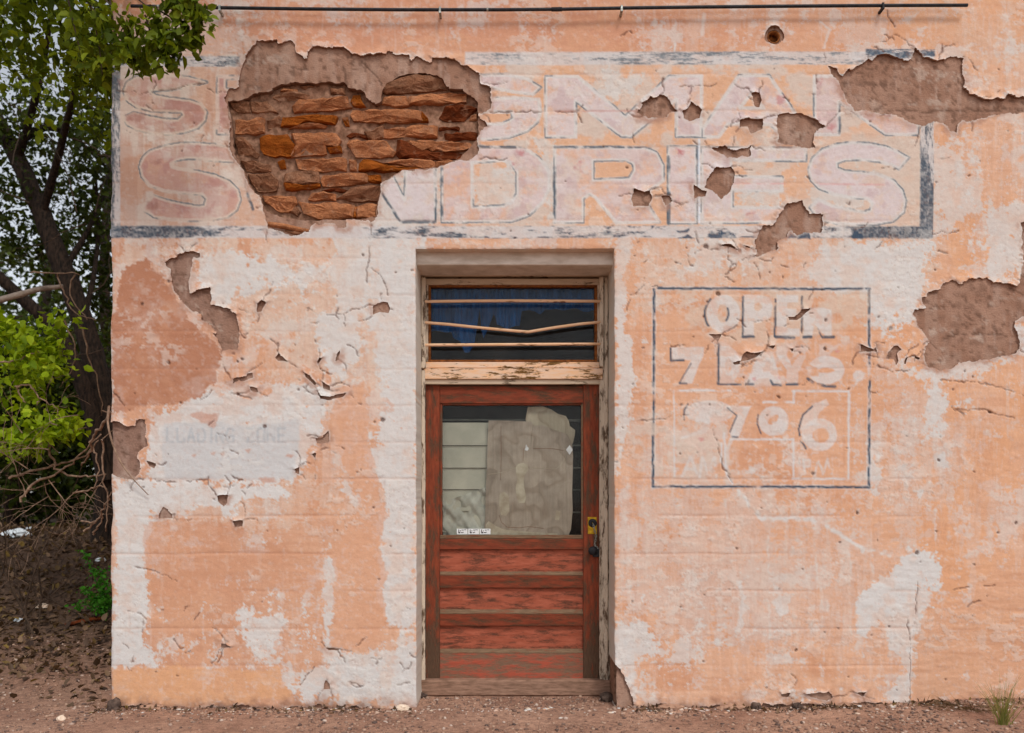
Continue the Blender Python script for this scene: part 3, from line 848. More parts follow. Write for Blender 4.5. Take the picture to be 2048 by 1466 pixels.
letter([(1403,295),(1612,296),(1612,322),(1463,321),(1463,353),(1564,354),(1564,383),(1465,382),(1465,414),(1605,416),(1605,445),(1403,447)], (215,196,192), .85, (), .55, 213)
letter(S_3, (215,194,190), .9, (), .9, 214)
for k, (pts, wd) in enumerate([([(1109,293),(1109,445)],6),([(1109,294),(1220,294),(1300,296)],4),([(1337,315),(1337,447)],7),([(1395,293),(1395,445)],6),([(492,362),(497,395),(506,418)],6),([(799,443),(868,443)],7),([(761,381),(799,441)],5),([(957,293),(1030,294)],6),([(1679,235),(1679,268)],5),([(871,335),(871,440)],5),([(884,335),(884,440)],5)]):
    stroke(pts, wd, (72, 84, 94), .85, 3, 230 + k, 1.2, .42, 22)
stroke([(1398,280),(1398,445)], 4, (222,222,226), .9, 1, 250, 1.2)
# traces of the first red
for k, (x, y, r) in enumerate([(1354,305,9),(1362,303,6),(1040,305,7),(1030,330,6),(1156,330,9),(1040,405,7),(1355,400,6),(1356,425,7),(1474,361,5),(1580,420,10),(1500,432,8),(1770,232,10),(1690,178,8),(1640,165,8),(1560,200,7),(1660,255,8),(280,235,10),(262,232,8),(310,330,10),(305,410,9),(240,165,8)]):
    w, d = poly_sdf([(x - r, y - r * .7), (x + r, y - r), (x + r * .8, y + r), (x - r * .6, y + r * .8)], 16, 18, 1800 + k, 14)
    lay(w, sstep(4, -3, d) * sstep(.40, .6, n_fin[w]), (186, 96, 88) if x > 900 else (160, 104, 88), .55)
stroke([(1110,222),(1345,222)], 3, (196,120,104), .5, 2, 270, 1.5, .4)
stroke([(1460,367),(1570,368)], 3, (210,120,110), .5, 2, 271, 1.5, .4)
stroke([(1640,368),(1800,369)], 3, (214,130,122), .5, 2, 272, 1.5, .4)

# ---------- the opening-hours sign
for k, (a, b_) in enumerate([((1308,580),(1306,974)), ((1316,577),(1740,578)), ((1738,580),(1738,976)), ((1306,973),(1738,974))]):
    stroke([a, b_], 8, (214, 204, 200), .6, 3, 300 + k, 1.5, .36, 40)
    stroke([a, b_], 5.0, (60, 74, 88), .95, 3.4, 310 + k, 1.2, .33, 30)
w_, d_ = poly_sdf([(1365,585),(1738,585),(1738,650),(1560,690),(1480,690),(1375,660)], 30, 30, 321, 30)
lay(w_, sstep(10, -10, d_) * sstep(.40, .58, n_fin[w_] + .06), (214,184,160), .7)
w_, d_ = poly_sdf([(1435,690),(1700,690),(1640,720),(1600,775),(1440,770)], 30, 30, 323, 30)
lay(w_, sstep(10, -10, d_) * sstep(.44, .6, n_fin[w_]), (211,195,186), .6)
w_, d_ = poly_sdf([(1240,835),(1450,820),(1470,960),(1300,960),(1250,860)], 30, 30, 325, 30)
lay(w_, sstep(12, -12, d_) * sstep(.42, .62, n_fin[w_]), (211,186,168), .7)
def blob(pts, seed, counters=(), amt=.88, c=(213,202,196)):
    w, d = poly_sdf(pts, 10, 3, seed, 9)
    for cn in counters:
        w2, d2 = poly_sdf(cn, 200, 3, seed, 9)
        full = np.full(XX.shape, 1e3, np.float32); full[w2] = d2
        d = np.maximum(d, -full[w])
    amt = amt * .86
    lay(w, sstep(1.6, -1.6, d) * (.62 + .38 * sstep(.36, .54, n_fin[w] + (n_spk[w] - .5) * .3)), c, amt)
def ell(cx, cy, rx, ry, rot=0, n=28, a0=0, a1=2 * math.pi):
    return [(cx + rx * math.cos(t) * math.cos(rot) - ry * math.sin(t) * math.sin(rot), cy + rx * math.cos(t) * math.sin(rot) + ry * math.sin(t) * math.cos(rot)) for t in np.linspace(a0, a1, n)[:-1 if a1 - a0 > 6 else None]]
b6 = lambda pts: B6(*pts)
blob(b6(ell(755,225,112,125)), 330, (b6(ell(750,225,38,62)),))
blob(B6((890,100),(1000,100),(1060,115),(1085,170),(1070,250),(1000,285),(960,285),(960,372),(890,372)), 331, (b6(ell(985,180,26,28)),))
blob(B6((1110,100),(1255,100),(1255,150),(1180,150),(1180,190),(1240,195),(1240,240),(1180,245),(1180,320),(1265,325),(1265,372),(1110,372)), 332)
blob(B6((1290,190),(1350,185),(1430,185),(1475,200),(1478,372),(1430,372),(1360,290),(1350,372),(1290,372)), 333)
blob(B6((412,450),(625,445),(622,500),(545,690),(465,690),(540,532),(412,532)), 334)
blob(B6((730,440),(800,440),(860,500),(870,600),(820,690),(730,690)), 335, (b6(ell(790,570,20,50)),), .75)
blob(B6((990,480),(1080,480),(1145,695),(1075,695),(1060,655),(990,655),(960,695),(905,695)), 336, (), .8)
blob(B6((1110,500),(1180,500),(1215,570),(1260,500),(1310,500),(1255,610),(1255,695),(1180,695),(1180,600)), 337, (), .8)
blob(b6(ell(1440,600,122,96)), 338, (b6(ell(1440,602,56,18)), B6((1318,560),(1390,590),(1390,640),(1318,640))))
blob(b6(ell(1655,640,38,38)) , 339); blob(B6((1690,640),(1625,715),(1640,660)), 340)
blob(b6(ell(660,880,165,76)), 341, (), .85); blob(B6((640,940),(680,960),(640,1020),(470,1062),(480,1040),(580,1010)), 342, (), .7)
blob(B6((790,840),(940,838),(925,870),(860,1045),(798,1045),(850,880),(790,870)), 343)
blob(b6(ell(1090,940,102,98)), 344, (b6(ell(1088,932,44,22,-.7)),))
blob(b6(ell(1395,1030,118,110)), 345, (b6(ell(1405,1035,56,50)),))
blob(B6((1262,1010),(1290,905),(1350,830),(1440,795),(1460,830),(1400,880),(1370,960)), 346)
for k, pts in enumerate([B6((425,740),(430,1310)), B6((425,737),(800,737)), B6((1220,741),(1590,741)), B6((1592,741),(1588,1322)), B6((1590,1325),(1215,1325)), B6((1220,1062),(1222,1325)), B6((1226,741),(1226,820)), B6((1020,815),(1225,815)), B6((800,1060),(1220,1062)), B6((760,1020),(775,1290),(820,1360)), B6((745,1090),(740,1200),(775,1260))]):
    stroke(pts, 4.4 if k else 3, (212,201,196), .85, 3, 350 + k, 1.4, .30, 30)
for k, pts in enumerate([B6((480,1310),(540,1180),(585,1310)), B6((505,1260),(565,1260)), B6((600,1310),(615,1180),(655,1290),(695,1180),(710,1310)), B6((1262,1190),(1262,1300)), B6((1285,1195),(1300,1285)), B6((1360,1310),(1385,1195),(1420,1290),(1450,1195),(1475,1290)), B6((1290,1200),(1330,1200),(1330,1240),(1295,1245)), B6((835,1285),(950,1275))]):
    stroke(pts, 6 if k < 3 else (4.5 if k < 7 else 10), (212,198,190), .7, 3, 365 + k, 1.6, .34, 16)
for k, (pts, wd) in enumerate([(b6(ell(755,225,124,135,0,16,math.pi*.80,math.pi*1.25)),4),(b6(ell(752,225,36,60,0,10,-.6,.9)),3),(B6((884,112),(886,375)),3.6),(B6((886,378),(955,378)),5),(B6((1101,130),(1099,375)),3.4),(B6((1105,380),(1225,384)),5.5),(B6((1280,112),(1278,340)),3),(B6((1385,328),(1412,380)),2.6),(B6((1420,380),(1490,380)),5),(B6((1290,380),(1340,380)),5),(B6((405,455),(405,538),(490,535)),3.6),(B6((462,688),(512,690)),3.6),(B6((540,555),(465,680)),1.6),(B6((722,430),(722,692)),4),(B6((722,694),(870,695)),3.4),(B6((905,696),(955,696)),4),(B6((1070,670),(1085,700),(1140,700)),4),(B6((1178,696),(1252,696)),4.4),(B6((1318,658),(1360,688),(1430,706),(1500,710)),5),(B6((520,825),(495,870),(492,930)),2.6),(B6((780,850),(845,905),(800,1010)),2),(B6((815,1046),(850,1046)),2.6),(B6((985,900),(980,960),(1005,1020)),2.6),(B6((1350,840),(1285,900),(1258,990),(1270,1070),(1305,1120)),3)]):
    stroke(pts, wd + .8, (64, 78, 92), .88, 2.2, 380 + k, 1.1, .30, 22)
for k, (x, y, r) in enumerate([(1333, 135, 20),(1090,620,10),(1215,605,10),(965,665,12),(1125,655,10),(1240,650,10),(600,1060,20),(1370,470,14),(1520,470,12)]):
    cx, cy = B6((x, y))[0]
    w, d = poly_sdf(ell(cx, cy, r / 3, r / 4), 14, 10, 1900 + k, 9)
    lay(w, sstep(3, -2, d) * sstep(.42, .56, n_fin[w]), (206, 120, 110), .6)

# ---------- the loading-zone patch
w, d = poly_sdf([(328,846),(440,842),(462,850),(560,846),(582,836),(599,838),(596,900),(586,958),(330,960),(322,900)], 20, 9, 411, 16)
lay(w, sstep(3, -3, d), (200, 191, 186), .9)
for k, pts in enumerate([B5((700,905),(780,880),(850,900),(930,890),(920,980),(890,1005),(820,970),(740,930)), B5((720,1220),(760,1215),(740,1240)), B5((865,1200),(915,1190),(900,1225)), B5((1140,1180),(1190,1170),(1175,1205)), B5((1450,1225),(1520,1215),(1500,1250)), B5((940,1205),(975,1200),(960,1235)), B5((1240,1405),(1360,1395),(1400,1430),(1280,1440))]):
    w, d = poly_sdf(pts, 12, 8, 420 + k, 9)
    lay(w, sstep(2, -2, d), (196, 140, 112), .7)
GLY = {'L': [[(0,0),(0,1),(.8,1)]], 'O': [[(0,0),(.9,0),(.9,1),(0,1),(0,0)]], 'A': [[(0,1),(.45,0),(.9,1)],[(.2,.65),(.7,.65)]], 'D': [[(0,0),(.6,0),(.9,.3),(.9,.7),(.6,1),(0,1),(0,0)]], 'I': [[(.4,0),(.4,1)]], 'N': [[(0,1),(0,0),(.9,1),(.9,0)]], 'G': [[(.9,.1),(.6,0),(.2,0),(0,.3),(0,.7),(.2,1),(.9,1),(.9,.55),(.5,.55)]], 'Z': [[(0,0),(.9,0),(0,1),(.9,1)]], 'E': [[(.9,0),(0,0),(0,1),(.9,1)],[(0,.5),(.7,.5)]]}
x = 334
for k, ch in enumerate('LOADING ZONE'):
    for g in GLY.get(ch, []):
        stroke([(x + a * 15, 857 + b_ * 27) for a, b_ in g], 4.6, (172, 171, 172), .6, 2, 440 + k, 1.8, .32, 24)
    x += 20.6 if ch != 'I' else 16

# ---------- joints of the block courses behind the skim coat, cracks, dirt
COURSES = [148, 222, 296, 367, 441, 515, 589, 663, 737, 811, 884, 958, 1032, 1107, 1182, 1257, 1331]
height = np.zeros(XX.shape, np.float32)         # positive = towards the viewer, metres
jmask = np.zeros(XX.shape, np.float32)
fade = sstep(.34, .62, fbm(XX, YY, 170, 50, 470, 4))
for k, cy in enumerate(COURSES):
    yy = cy + (fbm(XX, YY * 0 + k * 37, 160, 10, 471, 3) - .5) * 5
    vis = fade * sstep(1880, 1800, XX) * (.9 if cy > 900 else .55)
    jmask = np.maximum(jmask, np.exp(-((YY - yy) / 2.3) ** 2) * vis)
    for q in range(-2, 16):
        vx = 258 + 204 * q + (102 if k % 2 else 0)
        if vx < 235 or vx > 1815: continue
        sel = win(vx - 8, vx + 8, cy, cy + 74)
        lx = vx + (fbm(XX[sel] * 0 + k, YY[sel], 10, 40, 472 + q, 2) - .5) * 4
        jmask[sel] = np.maximum(jmask[sel], np.exp(-((XX[sel] - lx) / 2.0) ** 2) * fade[sel] * sstep(cy, cy + 6, YY[sel]) * (.55 if cy > 900 else .3))
height -= jmask * 0.0034
lay(ALL, jmask * .30, (196, 138, 106))

CRACKS = [
 B2((165,740),(160,850),(150,950),(155,1010),(130,1090),(135,1200)), B2((170,1090),(230,1140),(280,1220),(300,1300)),
 B2((90,1400),(130,1380),(180,1380)), B2((240,1290),(245,1350)), B2((310,1410),(380,1420)),
 A1((140,720),(260,720),(320,745),(400,710),(560,710),(680,670),(830,650)), A1((840,690),(900,730),(1000,720)),
 B5((950,400),(960,470),(975,530),(1020,610)), B5((780,790),(850,750),(880,710)), B5((1000,740),(1080,740),(1190,775)), B5((1090,70),(1180,100),(1300,120)),
 B5((1640,60),(1710,110),(1800,110),(1920,115),(1930,200),(1950,290),(1945,330)), B5((1950,350),(2010,390),(2040,440)), B5((1920,115),(1980,75),(2048,70)),
 B5((1700,310),(1725,390),(1730,470)), B5((1405,340),(1400,400),(1410,430)), B5((1700,670),(1720,720)), B5((1755,560),(1750,640)), B5((1600,680),(1640,720)), B5((1640,660),(1605,725)),
 B5((230,1050),(235,1130)), B5((100,720),(150,770),(190,830)), B5((100,1140),(370,1130)), B5((250,1410),(420,1420),(560,1430),(840,1415)),
 A4((600,685),(700,680),(800,680),(870,690),(915,660)), A4((720,690),(700,750)), A4((1065,840),(1090,900),(1110,940),(1280,940),(1320,920)), A4((1340,915),(1390,905)), A4((1770,1000),(1890,880)), A4((1070,1040),(1110,980)), A4((1040,1160),(1060,1060)), A4((830,880),(850,900)), A4((1080,600),(1100,640)), A4((260,1050),(270,1120)),
 A5((690,465),(690,400),(740,345),(830,325),(910,280),(990,320),(1040,370),(1055,390)), A5((1240,470),(1280,400),(1300,360),(1370,350)), A5((280,590),(290,700)), A5((355,420),(355,490)), A5((840,80),(850,140),(910,220)),
 A3((1060,655),(1210,660),(1250,645)), A3((1110,880),(1280,880),(1500,878),(1780,880),(1840,820)), A3((1780,880),(1830,960)), A3((1020,1260),(1080,1240),(1180,1260),(1240,1245)),
 B3((740,980),(760,955),(850,940),(940,940)), B3((840,890),(850,940)), B3((1215,1045),(1250,1110),(1260,1210)), B3((590,1040),(640,1060)), B3((1430,1065),(1500,1085)), B3((1620,1040),(1600,1120)), B3((240,1300),(300,1300)), B3((350,1160),(350,1230),(450,1235)), B3((270,1290),(350,1230)), B3((570,560),(610,545),(650,510)), B3((430,455),(470,445),(510,500),(560,540)), B3((150,520),(200,500),(250,505)),
 B4((1320,820),(1390,800),(1400,790),(1450,815),(1540,790)), B4((1380,950),(1450,970)),
 B6((880,275),(960,280),(1060,265),(1180,235)), B6((500,150),(510,140)), B6((130,130),(110,200)), B6((1750,560),(1800,590),(1860,600)), B6((850,870),(780,870)), B6((120,940),(260,935),(420,910),(560,900)), B6((690,1000),(760,1260),(800,1300)), B6((950,545),(960,525)), B6((1280,330),(1275,350)), B6((1660,430),(1720,470),(1770,460),(1780,410)),
 B7((605,690),(605,800),(660,815),(720,850),(800,840),(870,835)), B7((1150,1130),(1300,1150),(1440,1140),(1560,1190),(1700,1210)), B7((1720,1090),(1790,1085)),
 C5((1770,630),(1765,740),(1755,860)), C5((1750,1130),(1735,1220),(1730,1310)), C5((700,0),(740,70)), C5((900,240),(880,250)),
 [(1815,1240),(1822,1300),(1820,1408)], [(1880,760),(1960,765),(2048,790)], [(1900,1180),(1990,1170)], [(1880,1240),(1960,1200)],
 C4((200,570),(300,590),(380,620),(450,655)), C4((160,830),(230,840),(270,880)), C4((1330,1040),(1410,1055),(1480,1060)), C4((1330,1140),(1330,1240)), C4((1790,800),(1815,815)), C4((1740,1260),(1815,1250)), C4((1260,1150),(1170,1260)),
]
rc = random.Random(33)
for h in [HOLE_MAIN] + HOLES[:-2]:
    cx_ = sum(p[0] for p in h) / len(h); cy_ = sum(p[1] for p in h) / len(h)
    for q in range(rc.choice((1, 2, 2, 3)) + len(h) // 14):
        x, y = rc.choice(h)
        a_ = math.atan2(y - cy_, x - cx_) + rc.uniform(-.7, .7); L = rc.uniform(12, 46); pl = [(x, y)]
        for z_ in range(5):
            a_ += rc.uniform(-.6, .6); x += math.cos(a_) * L / 5; y += math.sin(a_) * L / 5; pl.append((x, y))
        CRACKS.append(pl)
for q in range(90):      # craze lines where the skim coat has let go of the wall
    bx_, by_, rx_, ry_ = rc.choice(((1450, 330, 380, 190), (690, 690, 130, 130), (1520, 680, 230, 110), (1380, 520, 170, 45), (420, 900, 200, 120), (1760, 200, 140, 150), (300, 1250, 90, 90), (760, 1350, 80, 60), (1850, 820, 160, 120), (1000, 80, 300, 60), (350, 200, 130, 100)))
    x = rc.uniform(bx_ - rx_, bx_ + rx_); y = rc.uniform(by_ - ry_, by_ + ry_); a_ = rc.choice((0, 0, math.pi, 1.57)) + rc.uniform(-.6, .6); L = rc.uniform(8, 34); pl = [(x, y)]
    for z_ in range(4):
        a_ += rc.uniform(-.8, .8); x += math.cos(a_) * L / 4; y += math.sin(a_) * L / 4; pl.append((x, y))
    CRACKS.append(pl)
crk = np.zeros(XX.shape, np.float32)
for k, c in enumerate(CRACKS):
    w, d = line_d(c, 14, 7, 600 + k, 9)
    wd = .0 + 1.8 * fbm(XX[w], YY[w], 24, 24, 640 + k, 2)
    crk[w] = np.maximum(crk[w], sstep(wd + .8, wd - .7, d) * sstep(.28, .42, fbm(XX[w], YY[w], 30, 30, 645 + k, 2)))
height -= crk * 0.006
lay(ALL, crk, (96, 58, 42), .72)
# nail holes and small knocks
rs = np.random.RandomState(4)
spots = [(338,562,3),(284,608,3),(338,725,3.4),(766,840,4),(1715,1026,3),(1835,1105,4),(2032,1046,3),(1780,658,4),(1437,588,4),(1625,946,3),(1558,794,3),(1877,920,3),(528,852,3.5),(475,787,3),(467,707,2.6),(485,718,2.6),(474,722,2),(1592,1300,2.6),(1412,492,4),(1253,334,2),(725,510,2.4),(1650,697,3),(1652,640,3)]
for q in range(170):
    spots.append((rs.uniform(230, 2040), rs.uniform(130, 1400), rs.uniform(.9, 1.8)))
for k, (x, y, r) in enumerate(spots):
    w, d = line_d([(x, y), (x + rs.uniform(-2, 2), y + rs.uniform(-1, 1))], 8, 3, 660, 5)
    m = sstep(r + .8, r - .8, d)
    lay(w, m, (84, 52, 38), .8); height[w] -= m * .006
# raw plaster showing in soft washes below the peeled places, and a thin torn edge
BR = (168, 124, 100)
for k, (pts, soft, amt) in enumerate([(A4((290,890),(480,920),(480,990),(400,980),(330,930)), 8, .5), (A4((1100,1000),(1200,1050),(1290,1020),(1280,1120),(1180,1130),(1060,1060)), 14, .35), (A5((440,640),(620,880),(520,900),(400,640)), 12, .5), (B3((700,430),(860,430),(900,560),(740,560)), 14, .35), (B3((230,590),(400,600),(360,660),(130,620)), 12, .4), (A4((850,1200),(1190,1230),(1000,1280)), 10, .4), (A3((1010,700),(1100,690),(1100,870),(1020,1050)), 6, .5), (A5((560,880),(1100,980),(1050,1010),(700,930)), 12, .4)]):
    w, d = poly_sdf(pts, 40, 20, 700 + k, 20)
    lay(w, sstep(soft, -soft, d) * (.5 + n_fin[w]), BR, amt)
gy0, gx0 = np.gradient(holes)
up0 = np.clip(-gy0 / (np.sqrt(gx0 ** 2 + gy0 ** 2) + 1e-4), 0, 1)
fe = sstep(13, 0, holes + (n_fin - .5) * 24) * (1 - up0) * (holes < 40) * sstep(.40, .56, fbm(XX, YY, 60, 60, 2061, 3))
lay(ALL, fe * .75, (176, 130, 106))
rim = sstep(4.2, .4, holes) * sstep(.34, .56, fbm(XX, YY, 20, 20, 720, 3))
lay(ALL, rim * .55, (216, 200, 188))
# splash dirt along the foot of the wall and round the door
low = sstep(1384, 1418, YY + (n_fin - .5) * 50)
lay(ALL, low * .7, (172, 122, 94))
lay(ALL, sstep(1402, 1418, YY + (n_fin - .5) * 26) * .6, (118, 86, 68))
lay(ALL, sstep(.60, .78, n_spk) * .14, (184, 126, 96))
lay(ALL, sstep(.62, .80, fbm(XX, YY, 7, 7, 730, 3)) * .18, (219, 204, 192))

satn = np.clip((PAINT[..., 0] - PAINT[..., 2]) / (PAINT[..., 0] + 1e-4), 0, 1)
PAINT[..., 2] *= 1 + .05 * sstep(.25, .6, satn)
# ---------- relief of the face
height += (fbm(XX, YY, 260, 260, 740, 3) - .5) * .022
height += (fbm(XX, YY, 46, 30, 745, 5, .62) - .5) * .0048
height += (n_fin - .5) * .0028
rough_r = sstep(1500, 1900, XX) * sstep(950, 1150, YY)
height += (fbm(XX, YY, 60, 17, 750, 5, .62) - .5) * .006 * (.3 + rough_r)
height += (fbm(XX, YY, 11, 9, 755, 4, .7) - .5) * .0030
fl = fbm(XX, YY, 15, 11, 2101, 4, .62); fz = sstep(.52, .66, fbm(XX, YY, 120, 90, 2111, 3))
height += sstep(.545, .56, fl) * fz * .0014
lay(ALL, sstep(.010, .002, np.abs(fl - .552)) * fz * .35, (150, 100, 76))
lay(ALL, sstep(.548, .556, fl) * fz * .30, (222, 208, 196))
# the block work stops at the right: the old wall beside it lies further back towards the ground
height -= sstep(1818, 1826, XX - (fbm(XX * 0, YY, 10, 60, 757, 3) - .5) * 10) * sstep(1180, 1400, YY) * .035
gyv_, gxv_ = np.gradient(holes)
gl = np.sqrt(gxv_ ** 2 + gyv_ ** 2) + 1e-4
above = np.clip(-gyv_ / gl, 0, 1)
near = np.exp(-np.clip(holes, 0, 60) / 7.0) * (holes < 50)
height += near * (above * .9 + .12) * sstep(.34, .66, fbm(XX, YY, 34, 34, 760, 3)) * .016
# corner
t = np.clip((XX - 222) / 9.0, 0, 1)
height -= (1 - np.sqrt(np.clip(1 - (1 - t) ** 2, 0, 1))) * .024
edge_w = sstep(20, 0, XX - 222)
PX = XX + edge_w * ((fbm(XX * 0, YY, 10, 60, 765, 4) - .5) * 8 - 2)
te = np.clip(opening / 4.0, 0, 1)
height -= (1 - np.sqrt(np.clip(1 - (1 - te) ** 2, 0, 1))) * .008 * (opening < 10)

# ---------- snap the sheet to the torn edges and cut
gyc, gxc = np.gradient(cut, ys, xs)
g2 = gxc ** 2 + gyc ** 2 + 1e-3
step_ = np.clip(-cut / g2, -2.4, 2.4)
nearb = np.abs(cut) < CELL * .72
mvx = np.where(nearb, np.clip(step_ * gxc, -1.5, 1.5), 0); mvy = np.where(nearb, np.clip(step_ * gyc, -1.5, 1.5), 0)
cut_s = np.where(nearb, 0, cut)
PXs = PX + mvx; PYs = YY + mvy
cc = (cut_s[:-1, :-1] + cut_s[:-1, 1:] + cut_s[1:, 1:] + cut_s[1:, :-1])
keep = cc > 0

def wx(px): return (px - 1024) / S
def wz(py): return (GY - py) / S

verts = np.stack([wx(PXs), -height, wz(PYs)], -1).reshape(-1, 3)
cols = PAINT.reshape(-1, 3)
vid = np.arange(NX * NY).reshape(NY, NX)
cellq = np.stack([vid[:-1, :-1], vid[1:, :-1], vid[1:, 1:], vid[:-1, 1:]], -1)
# torn edges get a thickness
def rim_edges(keep):
    K = np.pad(keep, 1, constant_values=True)
    E = []
    a = K[1:-1, 1:-1]
    right = K[1:-1, 2:]; down = K[2:, 1:-1]
    m = a & ~right; j, i = np.nonzero(m[:, :-1]); E.append(np.stack([vid[j, i + 1], vid[j + 1, i + 1]], -1))
    m = ~a & right; j, i = np.nonzero(m[:, :-1]); E.append(np.stack([vid[j + 1, i + 1], vid[j, i + 1]], -1))
    m = a & ~down; j, i = np.nonzero(m[:-1]); E.append(np.stack([vid[j + 1, i + 1], vid[j + 1, i]], -1))
    m = ~a & down; j, i = np.nonzero(m[:-1]); E.append(np.stack([vid[j + 1, i], vid[j + 1, i + 1]], -1))
    return np.concatenate(E)
E = rim_edges(keep)
op_flat = opening.ravel(); hol_flat = holes.ravel()
is_open = (op_flat[E[:, 0]] < 3.5) & (op_flat[E[:, 1]] < 3.5)
FRAME_D = 0.36
def add_rim(verts, cols, edges, back, colour, abs_back=None):
    u, inv = np.unique(edges.ravel(), return_inverse=True)
    inv = inv.reshape(-1, 2)
    b0 = len(verts)
    nv = verts[u].copy()
    top = nv.copy()
    if abs_back is None: nv[:, 1] = nv[:, 1] + back
    else: nv[:, 1] = abs_back
    verts = np.concatenate([verts, top, nv])
    cols = np.concatenate([cols, np.tile(lin(colour), (len(u), 1)) * .6 + cols[u] * .4, np.tile(lin(colour), (len(u), 1))])
    n = len(u)
    q = np.stack([b0 + inv[:, 0], b0 + n + inv[:, 0], b0 + n + inv[:, 1], b0 + inv[:, 1]], -1)
    return verts, cols, q
verts, cols, rq1 = add_rim(verts, cols, E[~is_open], .019, (150, 106, 82))
verts, cols, rq2 = add_rim(verts, cols, E[is_open], 0, (206, 188, 170), FRAME_D)

lj = np.nonzero(keep[:, 0])[0]
verts, cols, rq3 = add_rim(verts, cols, np.stack([vid[lj, 0], vid[lj + 1, 0]], -1), 0, (190, 140, 112), .075)
rq1 = np.concatenate([rq1, rq3])
def sheet_obj(name, verts, cols, quads, mat, parent):
    u, inv = np.unique(quads.ravel(), return_inverse=True)
    me = np_mesh(name, verts[u], inv.reshape(-1, 4))
    at = me.attributes.new('paint', 'FLOAT_COLOR', 'POINT')
    c4 = np.ones((len(u), 4), np.float32); c4[:, :3] = np.clip(cols[u], 0, .95)
    at.data.foreach_set('color', c4.ravel())
    return link(name, me, mat, parent, True)

cxm = (xs[:-1] + xs[1:]) / 2; cym = (ys[:-1] + ys[1:]) / 2
CXM, CYM = np.meshgrid(cxm, cym)
s1 = (CXM < 1868) & (CYM > 104) & (CYM < 477)
s2 = (CXM > 1303) & (CXM < 1742) & (CYM > 573) & (CYM < 978)
s3 = (CXM > 322) & (CXM < 599) & (CYM > 838) & (CYM < 960)
rest = ~(s1 | s2 | s3)
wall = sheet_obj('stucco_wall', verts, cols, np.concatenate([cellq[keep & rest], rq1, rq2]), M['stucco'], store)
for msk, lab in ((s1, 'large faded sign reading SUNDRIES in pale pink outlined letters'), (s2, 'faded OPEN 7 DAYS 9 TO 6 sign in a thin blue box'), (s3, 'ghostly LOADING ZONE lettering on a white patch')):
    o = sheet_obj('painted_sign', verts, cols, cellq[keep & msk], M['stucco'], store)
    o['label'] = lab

# ---------- the brown scratch coat behind the skin
BC = 4.0
xs2 = np.arange(222, 2212, BC).astype(np.float32); ys2 = np.arange(0, 1424, BC).astype(np.float32)
def resample(F):
    ix = np.clip(np.searchsorted(xs, xs2), 0, NX - 1); iy = np.clip(np.searchsorted(ys, ys2), 0, NY - 1)
    return F[np.ix_(iy, ix)]
holes_c = resample(holes); open_c = resample(opening); h_c = resample((fbm(XX, YY, 260, 260, 740, 3) - .5) * .022)
back_step = resample(sstep(1818, 1826, XX) * sstep(1180, 1400, YY) * .035)
t_c = resample((1 - np.sqrt(np.clip(1 - (1 - t) ** 2, 0, 1))) * .024)
px_c = resample(PX)
xs_k, ys_k, XX_k, YY_k, NX_k, NY_k, vid_k, CELL_k = xs, ys, XX, YY, NX, NY, vid, CELL
xs, ys = xs2, ys2
XX, YY = np.meshgrid(xs, ys); NX, NY = len(xs), len(ys)
stone_d = np.full(XX.shape, BIG, np.float32)
w, d = poly_sdf(HOLE_STONE, 60, 8, 801, 14); stone_d[w] = d
w, d = poly_sdf([(1548 + 14 * math.cos(a), 73 + 14 * math.sin(a)) for a in np.linspace(0, 6.283, 16)[:-1]], 40, 2, 803, 14)
vent_d = np.full(XX.shape, BIG, np.float32); vent_d[w] = d
cutc = np.minimum(np.minimum(stone_d, vent_d), open_c - 4)
PAINT = colour_field((155, 112, 90))
q1 = fbm(XX, YY, 60, 60, 811, 5); q2 = fbm(XX, YY, 12, 12, 821, 4); q3 = fbm(XX, YY, 30, 150, 831, 3)
lay((slice(0, NY), slice(0, NX)), sstep(.42, .66, q1), (170, 128, 106), .8)
lay((slice(0, NY), slice(0, NX)), sstep(.50, .70, q2), (128, 92, 74), .6)
lay((slice(0, NY), slice(0, NX)), sstep(.56, .74, q3), (180, 144, 124), .45)
lay((slice(0, NY), slice(0, NX)), sstep(640, 300, XX) * sstep(480, 520, YY) * .55, (142, 110, 96))
for k, c in enumerate([A2((390,240),(395,330)), A2((845,240),(850,350),(870,380)), A2((960,200),(1080,320),(1100,360)), A2((480,240),(540,260),(640,250)), A2((860,190),(900,150)), A5((480,650),(700,655),(900,660)), A5((860,870),(960,860),(1130,880),(1300,865),(1923,860)), B7((1130,590),(1250,540),(1400,540),(1600,545)), B5((100,1020),(250,1015)), B5((840,110),(900,200))]):
    w, d = line_d(c, 12, 6, 840 + k, 10)
    m = sstep(2.6, .6, d)
    lay(w, m, (92, 62, 48), .7); h_c[w] -= m * .004
res = sstep(.58, .66, fbm(XX, YY, 40, 30, 2071, 6, .72)) * sstep(.45, .6, fbm(XX, YY, 130, 130, 2075, 3))
lay((slice(0, NY), slice(0, NX)), res, (196, 168, 150), .55)
lay((slice(0, NY), slice(0, NX)), sstep(.60, .70, fbm(XX, YY, 16, 110, 2081, 5, .7)), (186, 152, 134), .4)
pit = sstep(.66, .74, fbm(XX, YY, 9, 9, 2085, 3))
lay((slice(0, NY), slice(0, NX)), pit, (100, 68, 52), .6)
h_c = h_c - pit * .003
hc = h_c - .0135 + (q1 - .5) * .010 + (q2 - .5) * .006 - back_step - t_c
lip = np.exp(-np.clip(stone_d, 0, 60) / 10) * .006 * (stone_d < 50)
hc = hc + lip * q2 - .03 * sstep(14, 30, holes_c)
gyc, gxc = np.gradient(cutc, BC, BC)
g2 = gxc ** 2 + gyc ** 2 + 1e-3
nearb = np.abs(cutc) < BC * .72
st = np.clip(-cutc / g2, -5, 5)
